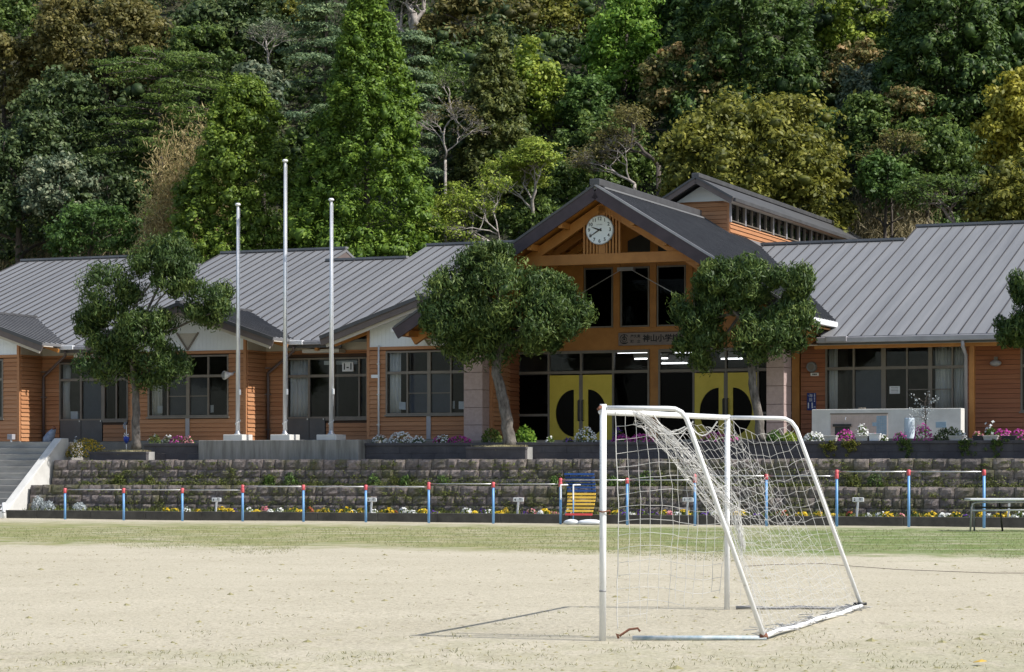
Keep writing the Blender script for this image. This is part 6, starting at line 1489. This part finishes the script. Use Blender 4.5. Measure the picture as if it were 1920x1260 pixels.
# back net from the crossbar to the ground bar
A = [n1.lerp(f1, s) for s in np.linspace(.13, 1.0, 36)]; Bk = [nk.lerp(fk, s) for s in np.linspace(.0, 1.0, 36)]
nearE = [W(1190,776,YN+.3), W(1255,830,YN+.2), W(1320,902,YN+.1), W(1368,950,YN+.05), W(1395,1040,YN), W(1418,1120,YN), nk]
def poly(pts, t):
    t = t*(len(pts)-1); i = min(len(pts)-2, int(t)); return pts[i].lerp(pts[i+1], t-i)
farE = [f1, W(1420,850,YF-.1), W(1470,930,YF-.1), W(1520,1010,YF-.05), W(1570,1085,YF), fk, fk]
grid = []
for i in range(36):
    s = i/35; line = []
    for j in range(27):
        t = j/26; w_ = (1-s)**2.2
        p = poly(nearE, t)*w_ + (A[i].lerp(Bk[i], t))*(1-w_) if s < .999 else A[i].lerp(Bk[i], t)
        sag = .30*math.sin(math.pi*s)**.8*(1-t)**.8*(.35+t*1.6)
        p = p + Vector((0.02*math.sin(7*t+i), 0, -sag + .012*math.sin(i*2.7+j*1.9) - (.06*abs(math.sin(s*9)) if j == 0 else 0)))
        if p.z < .03: p.z = .03
        line.append(p)
    grid.append(line)
strands('back_net', grid, .0014)
# far side panel between far post and far stay
stl = [W(1370,783,YF), W(1455,784,YF), W(1490,795,YF), W(1520,880,YF), W(1553,975,YF), W(1590,1075,YF), fk]
grid = []
for i in range(15):
    t = i/14; line = []
    L0 = f1.lerp(Vector((f0.x,f0.y,.05)), t); R0 = poly(stl, .3+.7*t)
    for j in range(12):
        s = j/11; p = L0.lerp(R0, s) + Vector((.05*math.sin(3*t), -.06*math.sin(math.pi*s), -.16*math.sin(math.pi*s)*(1-t*.7) + .015*math.sin(i*1.7+j*2.3))); p.z = max(p.z, .02); line.append(p)
    grid.append(line)
strands('side_net', grid, .0019)
# gathered bundle of slack net along the torn edge
mb = MB()
for k in range(20):
    pts = []
    ph = rr.uniform(0, 6); o_ = rr.uniform(-.02, .09)
    for i in range(14):
        f = i/13*rr.uniform(.985, 1.0); q = poly(nearE[:5], min(1, f)); w_ = .10*math.sin(math.pi*min(1,f))
        pts.append(q + Vector((o_*1.2*math.sin(math.pi*f) + .02*math.sin(9*f+ph), rr.uniform(0,.1), o_*.6 + .02*math.cos(8*f+ph))))
    mb.tube(pts, .0024, 4, cap=False)
for k in range(16):
    f = rr.uniform(.05,.8); q = poly(nearE[:5], f); mb.tube([q, q+Vector((rr.uniform(.02,.12), 0, rr.uniform(-.12,.06))), q+Vector((rr.uniform(.05,.2), .05, rr.uniform(-.12,.1)))], .004, 4, cap=False)
mb.build('gathered_net', M['net_cord'], gt)
mb = MB()
for (xa, ya, xb, yb, sg_) in ((1225,778,1300,790,30),(1290,792,1345,790,26),(1200,775,1285,800,22)):
    mb.tube([W(xa+(xb-xa)*f, ya+(yb-ya)*f + sg_*math.sin(math.pi*f), YN+1.2) for f in np.linspace(0,1,9)], .007, 5, cap=False)
mb.build('top_cord', M['net_cord'], gt)
# slack net lying along the back ground bar
mb = MB()
for k in range(70):
    f = rr.random(); q = nk.lerp(fk, f); q = Vector((q.x+rr.uniform(-.10,.06), q.y+rr.uniform(-.05,.3), .02)); pts = [q + Vector((rr.uniform(-.18,.18)*i/3, rr.uniform(-.3,.3)*i/3, abs(rr.gauss(0,.02)))) for i in range(4)]; mb.tube(pts, .004, 4, cap=False)
o = mb.build('slack_net', M['net_cord_grey'], gt); o['kind'] = 'stuff'

# ------------------------------------------------------------------ GROUND DETAIL
def blades(name, label, n, fxy, size, mat, aspect=.10):
    C_ = np.array([fxy() for _ in range(n)]); c = np.stack([C_[:,0], C_[:,1], np.array([gz(x, y) for x, y in C_]) - .012 + .012], 1)
    o = leaves(name, c, np.stack([rng.normal(size=n), rng.normal(size=n), .15*rng.normal(size=n)], 1), rng.uniform(.6,1.4,n)*size, M[mat], None, (0, 40, 0), 'W', aspect=aspect, along=np.stack([.8*rng.normal(size=n), .8*rng.normal(size=n), np.ones(n)*.8], 1)); tag(o, label, 'grass', kind='stuff')
def turf_xy():
    while True:
        y = rng.uniform(38, 66); x = rng.uniform(-.23, .23)*y
        if y + .45*x + 3*math.sin(x*.9+y*.4) + 2*math.sin(2.3*x) > 47 and y+.3*x < 66: return x, y
blades('turf', 'short patchy turf along the far side of the yard', 26000, turf_xy, .055, 'lf_turf')
def patch(cx, cy, sx, sy): return lambda: (rng.normal(cx, sx), rng.normal(cy, sy))
def multi(lst):
    def f():
        a = lst[rng.integers(0, len(lst))]; return rng.normal(a[0], a[2]), rng.normal(a[1], a[3])
    return f
sp = []
for k in range(170):
    y = 19 + abs(rng.normal(0, 3.2)); x = rng.uniform(-.23,.23)*y; sp.append((x, y, rng.uniform(.05,.16), rng.uniform(.05,.2)))
for x, y in ((1265,1047),(200,1003),(1790,1196),(1160,1100),(1880,1046),(1700,985),(1840,993),(1500,1140)):
    g = G(x, y); sp.append((g.x, g.y, .28, .3)); sp.append((g.x, g.y, .2, .2))
blades('grass_tufts', 'thin grass tufts scattered over the near sand', 2600, multi(sp), .032, 'lf_turf', .14)
mb = MB(); rr = random.Random(77)
for k in range(1500):
    y = 17.5 + 30*rr.random()**1.6; x = rr.uniform(-.23,.23)*y; s = rr.uniform(.006,.02)*(1 if rr.random() < .93 else 2.2)
    n = len(mb.v); h = s*rr.uniform(.3,.8); z = gz(x, y)-.012
    mb.v += [(x-s*rr.uniform(.8,1.8),y,z),(x,y-s,z),(x+s*rr.uniform(.8,1.8),y,z),(x,y+s,z),(x+rr.uniform(-.4,.4)*s,y,z+h)]; mb.f += [(n,n+1,n+4),(n+1,n+2,n+4),(n+2,n+3,n+4),(n+3,n,n+4)]
o = mb.build('soil_crumbs', M['dry_grass_soil'], None, (0, 30, 0), 'W'); tag(o, 'small crumbs of soil and gravel on the sand', 'gravel', kind='stuff')
g = G(1836, 1245); t = MB().prism([(g.x-.05,g.y,.012),(g.x-.01,g.y-.06,.02),(g.x+.06,g.y-.01,.022),(g.x+.03,g.y+.05,.03)], (0,0,.004)).build('fallen_leaf', M['bench_yellow'], None, (g.x, g.y, 0), 'W'); tag(t, 'single orange yellow leaf lying on the sand at lower right', 'leaf')

pts = [G(x, y) + Vector((0,0,.012)) for x, y in ((1382,1064),(1450,1060),(1540,1058),(1600,1063),(1680,1069),(1780,1073),(1860,1076),(1960,1076),(2100,1074))]
tag(MB().tube(pts, .004, 6).build('ground_rope', M['bark_dark'], None, tuple(pts[4]), 'W', smooth=True), 'thin dark rope lying on the ground right of the goal', 'rope')
